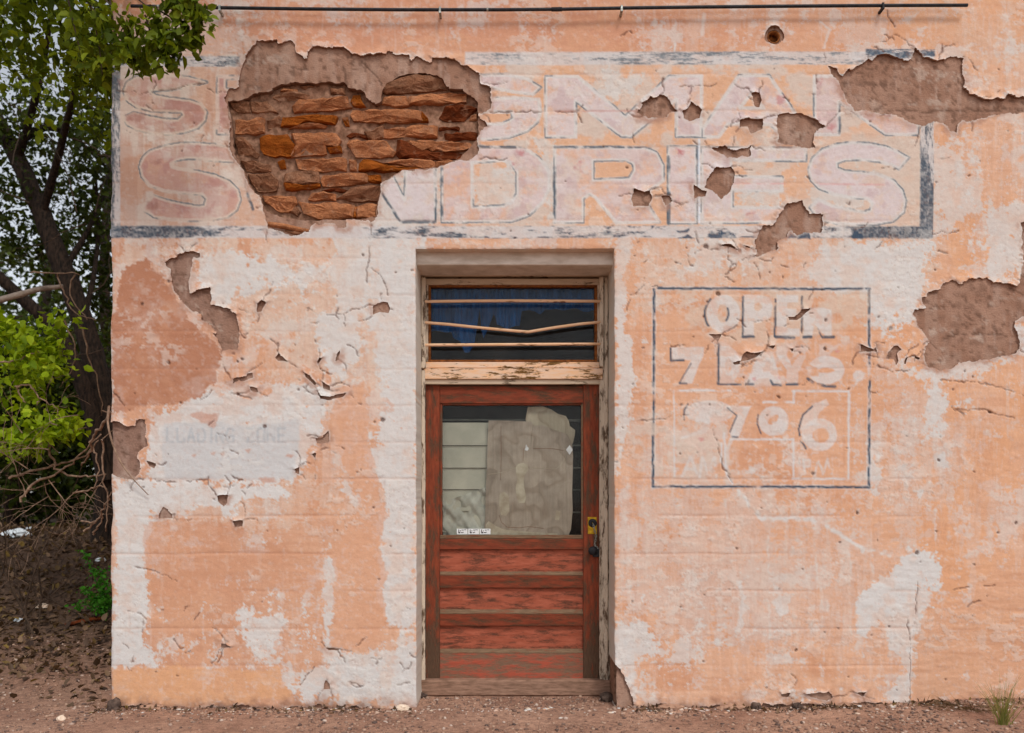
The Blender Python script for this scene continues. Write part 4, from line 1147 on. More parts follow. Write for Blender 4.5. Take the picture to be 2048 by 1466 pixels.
mvx = np.where(nearb, np.clip(st * gxc, -3, 3), 0); mvy = np.where(nearb, np.clip(st * gyc, -3, 3), 0)
cs = np.where(nearb, 0, cutc)
keep = (cs[:-1, :-1] + cs[:-1, 1:] + cs[1:, 1:] + cs[1:, :-1]) > 0
hm = np.minimum(np.minimum(holes_c[:-1, :-1], holes_c[:-1, 1:]), np.minimum(holes_c[1:, 1:], holes_c[1:, :-1]))
keepn = keep
vid = np.arange(NX * NY).reshape(NY, NX)
cv = np.stack([wx(px_c + mvx), -hc, wz(YY + mvy)], -1).reshape(-1, 3); cc_ = PAINT.reshape(-1, 3)
cq = np.stack([vid[:-1, :-1], vid[1:, :-1], vid[1:, 1:], vid[:-1, 1:]], -1)
E = rim_edges(keep)
E = E[(open_c.ravel()[E[:, 0]] > 8)]
cv, cc_, rq = add_rim(cv, cc_, E, .045, (120, 84, 64))
sheet_obj('scratch_coat', cv, cc_, np.concatenate([cq[keepn], rq]), M['coat'], store)['label'] = 'brown undercoat bared where the stucco has fallen'
xs, ys, XX, YY, NX, NY, vid = xs_k, ys_k, XX_k, YY_k, NX_k, NY_k, vid_k

# ---------- the rubble masonry in the deep hole
mx0, mx1, mz0, mz1 = wx(446), wx(972), wz(452), wz(136)
n1_, n2_ = 132, 80
mv = []
for j in range(n2_ + 1):
    for i in range(n1_ + 1):
        x = mx0 + (mx1 - mx0) * i / n1_; z = mz0 + (mz1 - mz0) * j / n2_
        f = mnoise.fractal(Vector((x * 9, 3.1, z * 11)), 0.8, 2.0, 4)
        f2 = mnoise.noise(Vector((x * 30, 7.1, z * 34)))
        mv.append((x, .053 + f * .016 + f2 * .006, z))
mq = [(j * (n1_ + 1) + i, j * (n1_ + 1) + i + 1, (j + 1) * (n1_ + 1) + i + 1, (j + 1) * (n1_ + 1) + i) for j in range(n2_) for i in range(n1_)]
masonry = link('bared_masonry', np_mesh('bared_masonry', mv, mq), M['mortar'], store, True)
masonry['label'] = 'rough brown rubble stonework bared high above the door'
STONES = [
 ('stone_brown', .020, (1112,400),(1130,360),(1220,318),(1340,294),(1440,296),(1505,325),(1530,385),(1400,403),(1250,410),(1140,418)),
 ('stone_tan', .028, (1098,490),(1112,440),(1170,427),(1268,437),(1276,498),(1190,506)),
 ('stone_tan', .026, (1288,494),(1292,440),(1400,425),(1560,414),(1662,422),(1662,470),(1480,488)),
 ('stone_orange', .036, (880,462),(900,427),(950,424),(985,500),(900,504)),
 ('stone_brown', .034, (745,415),(742,377),(838,376),(842,420)),
 ('stone_tan', .040, (397,400),(420,377),(508,376),(514,400)),
 ('stone_brown', .044, (530,362),(630,362),(582,402)),
 ('stone_brown', .034, (62,484),(188,468),(192,542),(110,540),(68,512)),
 ('stone_brown', .032, (198,474),(308,468),(372,543),(204,546)),
 ('stone_brown', .034, (352,440),(362,417),(480,408),(588,422),(588,458),(400,468)),
 ('stone_tan', .022, (492,510),(522,473),(700,457),(850,442),(878,508),(830,523),(640,538),(512,543)),
 ('stone_tan', .026, (92,602),(288,592),(288,683),(97,688)),
 ('stone_brown', .032, (307,602),(400,578),(412,638),(322,652)),
 ('stone_orange', .018, (417,636),(432,582),(560,567),(783,572),(768,622),(720,622),(600,612),(520,636)),
 ('stone_tan', .030, (464,650),(524,630),(600,620),(718,632),(700,650)),
 ('stone_orange', .034, (822,582),(862,577),(876,638),(842,638)),
 ('stone_tan', .016, (897,562),(912,537),(1200,532),(1358,545),(1366,608),(1200,613),(922,608)),
 ('stone_orange', .020, (1370,548),(1412,590),(1420,606),(1368,610)),
 ('stone_red', .030, (1492,580),(1532,517),(1640,502),(1752,517),(1700,558),(1660,598),(1560,603)),
 ('stone_tan', .040, (1704,562),(1756,547),(1757,598),(1694,600)),
 ('stone_red', .036, (1482,647),(1628,642),(1628,664),(1487,666)),
 ('stone_red', .034, (1532,690),(1748,682),(1752,733),(1542,728)),
 ('stone_red', .040, (852,700),(872,672),(960,690),(1008,712),(990,722),(880,716)),
 ('stone_brown', .018, (1000,718),(984,682),(1060,662),(1108,644),(1108,720),(1050,738)),
 ('stone_tan', .018, (1117,718),(1122,662),(1300,647),(1468,647),(1468,713),(1330,716)),
 ('stone_orange', .014, (267,732),(292,712),(450,702),(503,770),(478,843),(330,843),(272,800)),
 ('stone_tan', .020, (482,843),(510,770),(484,694),(640,697),(780,693),(806,740),(790,772),(712,776),(716,826),(560,838)),
 ('stone_orange', .030, (720,782),(818,778),(818,818),(742,826)),
 ('stone_tan', .022, (868,762),(882,738),(1000,748),(1128,743),(1188,820),(1168,848),(922,848)),
 ('stone_red', .024, (1202,830),(1217,742),(1256,748),(1306,804),(1372,824),(1382,792),(1440,824),(1600,819),(1640,832),(1618,863),(1500,868),(1232,863)),
 ('stone_tan', .012, (1274,752),(1400,747),(1688,762),(1716,788),(1650,808),(1444,812),(1384,778),(1368,812),(1304,792)),
 ('stone_brown', .030, (92,722),(150,718),(250,828),(230,848),(112,828)),
 ('stone_tan', .020, (512,872),(838,867),(842,943),(700,948),(532,933)),
 ('stone_tan', .026, (872,872),(918,872),(923,943),(877,946)),
 ('stone_orange', .020, (952,902),(982,873),(1090,893),(1100,908),(1260,924),(1410,944),(1200,952),(952,943)),
 ('stone_tan', .018, (1104,896),(1270,873),(1456,882),(1447,935),(1262,918)),
 ('stone_tan', .024, (1468,883),(1560,878),(1606,886),(1500,928),(1468,933)),
 ('stone_brown', .030, (134,874),(328,903),(328,947),(172,943)),
 ('stone_brown', .024, (184,973),(338,963),(377,1010),(367,1082),(252,1087),(203,1030)),
 ('stone_brown', .016, (428,1030),(438,972),(560,953),(657,962),(664,1030),(560,1042)),
 ('stone_orange', .020, (428,1036),(560,1047),(665,1036),(666,1058),(560,1074),(442,1076)),
 ('stone_tan', .020, (684,1010),(702,984),(850,970),(990,974),(994,1030),(860,1042),(702,1047)),
 ('stone_orange', .018, (1002,982),(1092,977),(1097,1028),(1007,1023)),
 ('stone_red', .038, (684,1080),(752,1062),(858,1070),(848,1085),(722,1086)),
 ('stone_brown', .022, (794,1140),(882,1072),(1000,1053),(1080,1053),(1080,1148),(900,1148)),
 ('stone_tan', .022, (594,1138),(622,1103),(700,1093),(780,1107),(780,1148),(642,1150)),
 ('stone_tan', .020, (284,1122),(400,1118),(498,1127),(506,1170),(478,1218),(402,1228),(304,1162)),
 ('stone_brown', .034, (474,1225),(500,1177),(542,1230),(520,1258)),
 ('stone_tan', .022, (534,1154),(600,1173),(780,1168),(897,1183),(897,1268),(700,1278),(572,1238)),
 ('stone_tan', .018, (930,1268),(934,1190),(990,1174),(1070,1183),(1057,1268)),
 ('stone_orange', .024, (906,1268),(912,1196),(928,1192),(925,1268)),
 ('stone_orange', .034, (383,883),(428,873),(437,928),(403,928)),
]
rng = random.Random(8)
for k, (mat, dep, *pts) in enumerate(STONES):
    pp = [(wx(x), wz(y)) for x, y in A2(*pts)]
    # subdivide long sides so the edge can be chipped
    ring = []
    for a in range(len(pp)):
        p, q = pp[a], pp[(a + 1) % len(pp)]
        L = math.dist(p, q); n = max(1, int(L / .035))
        for s_ in range(n):
            f = s_ / n
            j = .004 if s_ == 0 else .0075
            ring.append((p[0] + (q[0] - p[0]) * f + rng.uniform(-j, j), p[1] + (q[1] - p[1]) * f + rng.uniform(-j, j)))
    cx = sum(p[0] for p in ring) / len(ring); cz = sum(p[1] for p in ring) / len(ring)
    size = max(max(p[0] for p in ring) - min(p[0] for p in ring), .02)
    bm = bmesh.new()
    tilt_x = rng.uniform(-.12, .12); tilt_z = rng.uniform(-.45, .15)
    rings = []
    for f, y, jz in ((1.09, .085, 0), (1.065, dep + .013, .004), (.93, dep + .001, .006), (.55, dep - .004, .007)):
        rr = []
        for (x, z) in ring:
            dx, dz = x - cx, z - cz
            ii = 1 if f >= 1 else f
            yy = y + (dx * tilt_x + dz * tilt_z if f < 1.02 else 0) + rng.uniform(-jz, jz)
            rr.append(bm.verts.new((cx + dx * f, max(yy, .003), cz + dz * f)))
        rings.append(rr)
    cvx = bm.verts.new((cx, dep - .004 + rng.uniform(-.004, .004), cz))
    n = len(ring)
    for a in range(3):
        for b_ in range(n):
            bm.faces.new((rings[a][b_], rings[a][(b_ + 1) % n], rings[a + 1][(b_ + 1) % n], rings[a + 1][b_]))
    for b_ in range(n):
        bm.faces.new((rings[3][b_], rings[3][(b_ + 1) % n], cvx))
    bm_obj('stone', bm, M[mat], masonry)
# stub of split wood or brick lying on the lower lip of the hole
bm = bmesh.new()
a = P(*A2((325, 1320))[0], .0); b_ = P(*A2((615, 1365))[0], .0)
v, q, tt = tube_data([a + Vector((0, .018, 0)), a.lerp(b_, .35) + Vector((0, .008, .002)), a.lerp(b_, .7) + Vector((0, .010, -.003)), b_ + Vector((0, .02, 0))], [.016, .022, .020, .010], 9, 5, .22)
link('loose_stone', np_mesh('loose_stone', v, q, tt), M['stone_tan'], masonry, False)
a = P(*A2((440, 1365))[0], .0); b_ = P(*A2((590, 1388))[0], .0)
v, q, tt = tube_data([a + Vector((0, .022, 0)), a.lerp(b_, .5) + Vector((0, .014, -.004)), b_ + Vector((0, .024, 0))], [.014, .019, .008], 8, 9, .25)
link('loose_stone', np_mesh('loose_stone', v, q, tt), M['stone_brown'], masonry, False)

# ---------- body of the building behind the skin
WL, WR, WT, WB = wx(222), wx(2976), wz(-420), -.10
oxl, oxr, ozt = wx(829), wx(1232), wz(493)
bm = bmesh.new()
bm_box(bm, WL + .03, oxl, .11, .355, WB, WT - .02); bm_box(bm, oxr, WR, .11, .355, WB, WT - .02); bm_box(bm, oxl + .001, oxr - .001, .11, .355, ozt, WT - .02)
bm_obj('masonry_core', bm, M['mortar'], store)
M['side_stucco'] = plain_mat('side_stucco', (202, 146, 112), (226, 182, 150), 3, 0.92, 0.3, 0.004)
box('side_wall', WL + .006, WL + .25, .062, 9, WB, WT - .02, M['side_stucco'], store)
box('side_wall', WR - .25, WR - .004, .02, 9, WB, WT - .02, M['side_stucco'], store)
box('rear_wall', WL + .26, WR - .26, 8.7, 8.95, WB, WT - .02, M['side_stucco'], store)
box('roof', WL - .02, WR + .02, -.03, 9.05, WT - .019, WT + .10, M['side_stucco'], store, .01)
bm = bmesh.new()
bm_box(bm, -2.2, 2.4, 4.2, 4.3, 0, 4.6); bm_box(bm, -2.3, -2.21, .37, 4.3, 0, 4.6); bm_box(bm, 2.41, 2.5, .37, 4.3, 0, 4.6)
bm_box(bm, -2.2, 2.4, .37, 4.19, -.06, .02); bm_box(bm, -2.2, 2.4, .37, 4.19, 4.55, 4.65)
bm_box(bm, -2.2, oxl - .02, .365, .44, .03, 4.54); bm_box(bm, oxr + .02, 2.4, .365, .44, .03, 4.54); bm_box(bm, oxl - .019, oxr + .019, .365, .44, ozt + .01, 4.54)
bm_obj('interior_room', bm, M['dark_room'], store)

# vent stub
vc = P(1548, 73)
def ring_tube(name, c, r0, r1, y0, y1, mat, parent, n=28):
    V = []; Q = []
    for (r, y) in ((r1, y0), (r1, y1), (r0, y1), (r0, y0)):
        for k in range(n):
            an = 2 * math.pi * k / n
            V.append((c.x + r * math.cos(an), y, c.z + r * math.sin(an)))
    for a in range(4):
        b2 = (a + 1) % 4
        for k in range(n):
            k2 = (k + 1) % n
            Q.append((a * n + k, a * n + k2, b2 * n + k2, b2 * n + k))
    return link(name, np_mesh(name, V, Q), mat, parent, True)
vp = ring_tube('vent_pipe', vc, 10.5 / S, 13 / S, .006, .09, M['rust'], store)
vp['label'] = 'rusty pipe stub set in a hole near the top'
ring_tube('plug', vc, .0005, 10.4 / S, .050, .06, M['rust'], vp)

# ================================================================== DOORWAY
FD = FRAME_D
frame = empty('door_frame', P(1030, 1383, FD)); frame.parent = store; frame.matrix_parent_inverse = Matrix.Translation(-Vector(store.location))
fl0, fr1 = 826, 1236
lt = pbox('lintel', 824, 1238, 488, 530, .085, FD - .002, M['lintel'], frame, .005)
lt['label'] = 'pale plastered lintel beam over the transom window'
pbox('head_casing', fl0, fr1, 505, 552, FD, FD + .12, M['frame_x'], frame, .004)
pbox('jamb', fl0, 850.5, 552.6, 1386, FD, FD + .12, M['frame_worn'], frame, .004)
pbox('jamb', 1199.2, fr1, 552.6, 1386, FD + .001, FD + .12, M['frame_z'], frame, .004)
# mouldings in front of the jambs
pbox('door_stop', 843, 850, 740, 1372, FD - .016, FD - .001, M['frame_z'], frame, .004)
pbox('door_stop', 1209, 1216, 556, 1384, FD - .014, FD - .001, M['frame_z'], frame, .004)
pbox('threshold', 838, 1222, 1361, 1392, FD - .04, FD + .2, M['threshold'], frame, .008)
pbox('transom_rail', 847, 1205.5, 736.5, 758, FD - .012, FD + .1, M['transom_rail'], frame, .003)
pbox('rail_moulding', 849, 1203, 758.6, 768.5, FD + .002, FD + .1, M['frame_x'], frame, .003)

win_o = empty('transom_window', P(1027, 735, FD)); win_o.parent = store; win_o.matrix_parent_inverse = Matrix.Translation(-Vector(store.location))
pbox('window_head', 850.8, 1204.6, 557, 569, FD + .012, FD + .09, M['frame_x'], win_o, .003)
pbox('window_sill', 851.5, 1203, 724, 735.8, FD + .006, FD + .09, M['transom_rail'], win_o, .003)
pbox('window_stile', 851, 856, 569.4, 723.6, FD + .012, FD + .09, M['frame_z'], win_o, .002)
pbox('window_stile', 1195, 1203, 569.4, 723.6, FD + .012, FD + .09, M['frame_z'], win_o, .002)
for (x0, x1, y0, y1) in ((856.4, 1194.6, 569.6, 573.5), (856.4, 1194.6, 719.5, 723.4), (856.4, 861, 573.9, 719), (1189.5, 1194.6, 573.9, 719)):
    pbox('glazing_bead', x0, x1, y0, y1, FD + .03, FD + .08, M['rust'], win_o, .001)
pbox('glass_pane', 860, 1191, 572.5, 720.5, FD + .058, FD + .062, M['glass'], win_o, 0)
pbox('guard_upright', 842.5, 851, 555, 736, FD - .030, FD - .003, M['frame_z'], win_o, .003)
pbox('guard_upright', 1199.5, 1207, 555, 733, FD - .030, FD - .003, M['frame_z'], win_o, .003)
gd = FD - .022
for k, pts in enumerate([[(850, 603), (940, 602), (1030, 601.5), (1120, 602), (1201, 602.5)], [(850, 645), (900, 649), (960, 655.5), (1020, 661), (1056, 664), (1062, 663), (1110, 655), (1160, 648), (1201, 644)], [(850, 690), (940, 689.5), (1030, 689), (1120, 688.5), (1201, 688)]]):
    o = tubes('guard_bar', [([P(x, y, gd) for x, y in pts], [.0105] * len(pts))], M['bar'], win_o, 8)
    if k == 1: o['label'] = 'middle guard bar bent down in a shallow V'

door = empty('door', P(1024, 1360, FD + .05)); door.parent = store; door.matrix_parent_inverse = Matrix.Translation(-Vector(store.location))
door['label'] = 'weathered red wooden door with a large glass pane'
DD = FD + .035
pbox('stile', 851, 879.3, 770, 1359, DD, DD + .045, M['door_z'], door, .003)
pbox('stile', 1166.7, 1198, 770, 1359, DD, DD + .045, M['door_z'], door, .003)
RAILS = [(772, 807), (1078, 1099), (1151, 1176), (1228, 1252), (1307, 1358.5)]
for k, (y0, y1) in enumerate(RAILS):
    pbox('rail', 879.6, 1166.4, y0, y1, DD + .0015, DD + .044, M['door_low'] if k == 4 else M['door_x'], door, .003)
for (y0, y1) in ((1098, 1152), (1175, 1229), (1251, 1308)):
    pbox('panel', 879.0, 1167.0, y0, y1, DD + .026, DD + .036, M['door_panel'], door, 0)
for (y0, y1) in ((1143.5, 1150.6), (1219.5, 1227.6), (1298.5, 1306.6)):
    a = P(880, y1, DD + .002); b_ = P(1166, y0, DD + .002)
    bm = bmesh.new()        # sloped moulding under each panel
    pr = [(DD + .0025, a.z), (DD + .0025, a.z + .006), (DD + .025, b_.z), (DD + .025, a.z)]
    f0 = [bm.verts.new((a.x, y, z)) for y, z in pr]; f1 = [bm.verts.new((b_.x, y, z)) for y, z in pr]
    bm.faces.new(f0); bm.faces.new(f1[::-1])
    for k in range(4): bm.faces.new((f0[k], f1[k], f1[(k + 1) % 4], f0[(k + 1) % 4]))
    bm_obj('moulding', bm, M['bead'], door)
for (x0, x1, y0, y1, mt) in ((880, 1166, 1070, 1077.4, 'bead'), (880, 884.5, 807.5, 1069.5, 'door_z'), (1162.5, 1166.2, 807.5, 1069.5, 'bead'), (885, 1162, 807.4, 810.5, 'door_x')):
    pbox('glazing_bead', x0, x1, y0, y1, DD + .010, DD + .040, M[mt], door, .002)
pbox('glass_pane', 882, 1165, 808.5, 1072, DD + .026, DD + .030, M['glass'], door, 0)
# lock plate and keyhole
pl = pbox('lock_plate', 1175.5, 1193.5, 1034, 1068, DD - .003, DD + .002, M['brass'], door, .001)
c = P(1185, 1046, DD); c.y = 0
ring_tube('lock_cylinder', c, .004, 8.5 / ppm(DD), DD - .008, DD, M['black_iron'], door)
kn = P(1185, 1101, DD)
V, Q, T = tube_data([kn + Vector((0, -.001, 0)), kn + Vector((0, -.02, 0)), kn + Vector((0, -.028, 0)), kn + Vector((0, -.042, 0)), kn + Vector((0, -.05, 0))], [.016, .014, .030, .033, .018], 16)
link('door_knob', np_mesh('door_knob', V, Q, T), M['black_iron'], door, True)
pbox('strike_plate', 1198.6, 1204, 1078, 1112, DD - .012, DD + .01, M['black_iron'], door, .001)
for y in (790, 920, 975, 1040):
    hh = P(873 if y > 800 else 1190, y, DD)
    V, Q, T = tube_data([hh + Vector((0, .0, 0)), hh + Vector((0, -.004, 0))], [.006, .004], 8)
    link('screw', np_mesh('screw', V, Q, T), M['rust'], door, True)
# price-tag stickers on the inside of the glass
SD = DD + .0245
for k, x in enumerate((913.5, 936.5, 959.5)):
    st_o = pbox('sticker', x, x + 21.5, 1057.5, 1068.5, SD, SD + .0008, M['sticker'], door, 0)
    st_o['label'] = ('left', 'middle', 'right')[k] + ' of three small white stickers with black scrawl'
    bm = bmesh.new()
    for (a0, b0, a1, b1) in ((3, 1.5, 4.6, 9), (4.8, 6.2, 7, 9), (6.5, 3, 8, 5), (8.5, 6.8, 12, 8.6), (9.5, 2, 14, 3.4), (14.5, 1.6, 19, 2.8), (12.5, 6, 13.6, 8)):
        p0 = P(x + a0 + rng.uniform(-.5, .5), 1057.5 + b1, SD - .0006); p1 = P(x + a1, 1057.5 + b0, SD - .0006)
        bm_box(bm, p0.x, p1.x, SD - .0007, SD - .0003, p0.z, p1.z)
    o = bm_obj('scrawl', bm, M['ink'], None)
    o.parent = door; o.matrix_parent_inverse = Matrix.Translation(-Vector(door.location))

# ---------- behind the glass
def slab(name, pts, depth, thick, mat, label, cat, bow=.0, parent=None, seed=1, group=None):
    bm = bmesh.new()
    f = [P(x, y, depth) for x, y in pts]
    r_ = random.Random(seed)
    front = []; back = []
    for p in f:
        dy = bow * r_.uniform(-1, 1)
        front.append(bm.verts.new((p.x, p.y + dy, p.z))); back.append(bm.verts.new((p.x, p.y + dy + thick, p.z)))
    bm.faces.new(front); bm.faces.new(back[::-1])
    n = len(f)
    for k in range(n): bm.faces.new((front[k], back[k], back[(k + 1) % n], front[(k + 1) % n]))
    bm.normal_update()
    bmesh.ops.triangulate(bm, faces=bm.faces[:], ngon_method='EAR_CLIP')
    o = bm_obj(name, bm, mat, parent)
    if label: tag(o, label, cat, group)
    return o
K2 = lambda *p: C(820, 740, 4.071, *p)
CB = DD + .048
slab('cardboard_sheet', K2((640,410),(800,412),(985,420),(1010,455),(1080,450),(1180,490),(1280,520),(1320,600),(1328,700),(1325,830),(1320,1000),(1325,1140),(1310,1300),(1290,1345),(600,1345),(612,1200),(615,1000),(625,850),(630,620)), CB, .004, M['cardboard'], 'large water-stained cardboard sheet taped inside the door glass', 'cardboard', .0, None, 3)
slab('cardboard_sheet', K2((940,400),(960,300),(1080,296),(1150,320),(1200,355),(1270,375),(1295,420),(1300,455),(1345,490),(1340,540),(1325,600),(1200,600),(1000,560)), CB + .012, .004, M['cardboard_pale'], 'smaller pale cardboard piece with rounded top behind the large sheet', 'cardboard', .0, None, 4)
# stains, tears and tape on the large sheet are parts of it
cbm = [o for o in bpy.data.objects if o.name == 'cardboard_sheet'][0]
def patch(name, pts, dep, mat): return slab(name, K2(*pts), dep, .0009, M[mat], None, None, 0, cbm)
patch('torn_patch', [(860,790),(880,765),(920,755),(955,775),(965,810),(935,850),(925,900),(930,960),(945,1030),(935,1080),(890,1085),(870,1040),(860,960),(875,890),(865,840)], CB - .0012, 'cardboard_stain')
patch('torn_patch', [(730,1010),(770,990),(805,1030),(810,1150),(780,1190),(740,1180),(725,1100)], CB - .0012, 'cardboard_stain')
patch('torn_patch', [(1270,650),(1300,610),(1325,650),(1300,690)], CB - .0012, 'sticker')
patch('torn_patch', [(935,650),(945,605),(968,640),(955,660)], CB - .0012, 'sticker')
patch('torn_patch', [(1180,1220),(1190,1140),(1225,1150),(1215,1225)], CB - .0012, 'cardboard_stain')
patch('torn_patch', [(615,1260),(640,1230),(700,1270),(770,1300),(1000,1320),(1200,1330),(1200,1344),(615,1344)], CB - .0012, 'cardboard_stain')
for pts in ([(630,850),(740,835),(850,800),(960,800),(1090,800),(1190,805),(1230,770),(1260,720)], [(740,460),(742,700),(738,900)], [(920,740),(925,640),(960,620)], [(1000,450),(985,600)], [(1150,490),(1240,505),(1280,540)], [(1265,700),(1270,850),(1270,960),(1285,1100)], [(1000,640),(1150,640),(1250,655)], [(725,1180),(745,1240),(790,1280),(900,1285),(960,1275),(1090,1290)]):
    tubes('crease', [([P(x, y, CB - .0006) for x, y in K2(*pts)], [.0013] * len(pts))], M['cardboard_stain'] if rng.random() < .4 else M['rust'], cbm, 5)
# pale louvred shutter behind, and its dark gaps
sh = empty('louvred_shutter', P(950, 1069, CB + .05), 'pale louvred shutter boards behind the left of the door glass', 'shutter')
for (y0, y1) in ((845, 890.5), (891.5, 935.5), (936.5, 978.5), (979.5, 1022), (1023, 1064)):
    a = P(872, y1, CB + .04); b_ = P(1012, y0, CB + .04)
    bm = bmesh.new()
    pr = [(CB + .035, a.z), (CB + .050, b_.z), (CB + .056, b_.z), (CB + .041, a.z)]
    f0 = [bm.verts.new((a.x, y, z)) for y, z in pr]; f1 = [bm.verts.new((b_.x, y, z)) for y, z in pr]
    bm.faces.new(f0); bm.faces.new(f1[::-1])
    for k in range(4): bm.faces.new((f0[k], f1[k], f1[(k + 1) % 4], f0[(k + 1) % 4]))
    bm_obj('slat', bm, M['slat'], sh)
M['dark_slat'] = plain_mat('dark_slat', (70, 70, 62), (96, 94, 84), 8, .8, 0)
for y in (840, 889, 934, 978, 1023):
    pbox('slat_edge', 1125, 1180, y, y + 3, CB + .06, CB + .075, M['dark_slat'], sh, 0)
pbox('slat_edge', 872, 1180, 838, 841.5, CB + .058, CB + .07, M['dark_slat'], sh, 0)
# crumpled cloth in the lower left corner of the glass
V = []; Q = []
nu, nv_ = 30, 24
for j in range(nv_ + 1):
    for i in range(nu + 1):
        u = i / nu; v = j / nv_
        cx_ = 268 + u * 345; top = 1075 - 120 * u; cy_ = top + (1345 - top) * v
        x, y = K2((cx_, cy_))[0]
        fold = .016 * abs(math.sin(u * 9 + v * 5 + math.sin(v * 4))) + .010 * abs(math.sin(u * 17 - v * 9)) + .008 * mnoise.noise(Vector((u * 7, v * 6, 2))) + .010 * math.sin((u - v) * 11)
        p = P(x, y, CB + .016); V.append((p.x, p.y + fold, p.z))
for j in range(nv_):
    for i in range(nu):
        Q.append((j * (nu + 1) + i, j * (nu + 1) + i + 1, (j + 1) * (nu + 1) + i + 1, (j + 1) * (nu + 1) + i))
tag(link('crumpled_cloth', np_mesh('crumpled_cloth', V, Q), M['cloth'], None, True), 'crumpled pale cloth behind the lower left of the door glass', 'cloth')
# blue curtain behind the transom, torn along its lower edge
V = []; Q = []
J = lambda *p: C(790, 480, 4.267, *p)
edge = [(280,780),(480,780),(500,840),(560,870),(590,960),(630,960),(680,890),(745,870),(728,560),(850,600),(860,720),(960,760),(1070,730),(1075,600),(1200,600),(1240,640),(1290,590),(1400,600),(1560,580),(1640,620),(1720,600)]
ex = [e[0] for e in edge]; ey = [e[1] for e in edge]
order = np.argsort(ex); exs = np.array(ex)[order]; eys = np.array(ey)[order]
nu = 90
for i in range(nu + 1):
    cx_ = 270 + i / nu * 1460
    bot = float(np.interp(cx_, exs, eys))
    for j in range(9):
        cy_ = 380 + (bot - 380) * j / 8
        x, y = J((cx_, cy_))[0]
        p = P(x, y, FD + .13); V.append((p.x, p.y + .022 * math.sin(cx_ / 23 + .5 * math.sin(j * .7) + 2 * math.sin(cx_ / 190)) + .016 * math.sin(cx_ / 57), p.z))
for i in range(nu):
    for j in range(8):
        Q.append((i * 9 + j, i * 9 + j + 1, (i + 1) * 9 + j + 1, (i + 1) * 9 + j))
tag(link('curtain', np_mesh('curtain', V, Q), M['curtain'], None, True), 'torn blue curtain hanging behind the barred transom window', 'curtain')

# ---------- chain and padlock
ch = empty('chain', P(1188, 1060, DD - .012), 'short steel chain hanging from the lock hole of the red door', 'chain')
path = catmull([P(1186, 1047, DD - .008), P(1189, 1060, DD - .016), P(1192, 1074, DD - .018), P(1189, 1088, DD - .022), P(1194, 1096, DD - .020)], 3)
for k in range(len(path) - 1):
    a, b_ = path[k], path[k + 1]
    mid = (a + b_) / 2; t_ = (b_ - a).normalized(); side = t_.cross(Vector((0, 1, 0))).normalized() if k % 2 else Vector((0, 1, 0))
    L = (b_ - a).length * .74; W = .0058
    loop = [mid + t_ * (L * math.cos(q)) + side * (W * math.sin(q)) for q in np.linspace(0, 2 * math.pi, 11)]
    v, q, tt = tube_data(loop, [.0022] * len(loop), 6, 0, 0, False)
    link('link', np_mesh('link', v, q), M['steel'], ch, True)
pk = empty('padlock', P(1192, 1112, DD - .03), 'small dark padlock at the end of the chain beside the door knob', 'padlock')
a = P(1186, 1114, DD - .03); b_ = P(1199, 1098, DD - .03)
box('lock_body', a.x, b_.x, DD - .030, DD - .014, a.z, b_.z, M['black_iron'], pk, .003)
arc = [Vector(((a.x + b_.x) / 2 + .014 * math.cos(q), DD - .022, b_.z - .002 + .020 * math.sin(q))) for q in np.linspace(0, math.pi, 9)]
tubes('shackle', [(arc, [.0032] * 9)], M['steel'], pk, 7)

# ---------- conduit along the top
cd = empty('conduit_pipe', P(300, 14, -.06), 'thin black conduit pipe running along the top of the wall', 'pipe')
cp = [(262, 12), (440, 15.5), (620, 18), (800, 19.5), (1000, 19.5), (1120, 18.5), (1250, 16), (1400, 14), (1560, 12.5), (1750, 11), (1935, 10.5)]
tubes('pipe', [([P(x, y, -.055) for x, y in cp], [.0105] * len(cp))], M['black_iron'], cd, 10)
tubes('coupling', [([P(1103, 18.8, -.055), P(1124, 18.4, -.055)], [.0135, .0135])], M['black_iron'], cd, 12)
for x, y in ((440, 15.5), (880, 19.5), (1243, 16.2), (1765, 11)):
    bm = bmesh.new()
    p = P(x, y, -.055)
    bm_box(bm, p.x - .008, p.x + .008, -.072, .004, p.z - .030, p.z - .012, .002)
    bm_box(bm, p.x - .007, p.x + .007, -.070, -.040, p.z - .0119, p.z + .014, .002)
    bm_obj('clamp', bm, M['steel'] if x < 1500 else M['black_iron'], cd)
for x in (975, 317):
    p = P(x, 19.2 if x > 500 else 13, -.055)
    tubes('tie', [([p + Vector((-.006, 0, 0)), p + Vector((.006, 0, 0))], [.0125, .0125])], M['steel'], cd, 10)

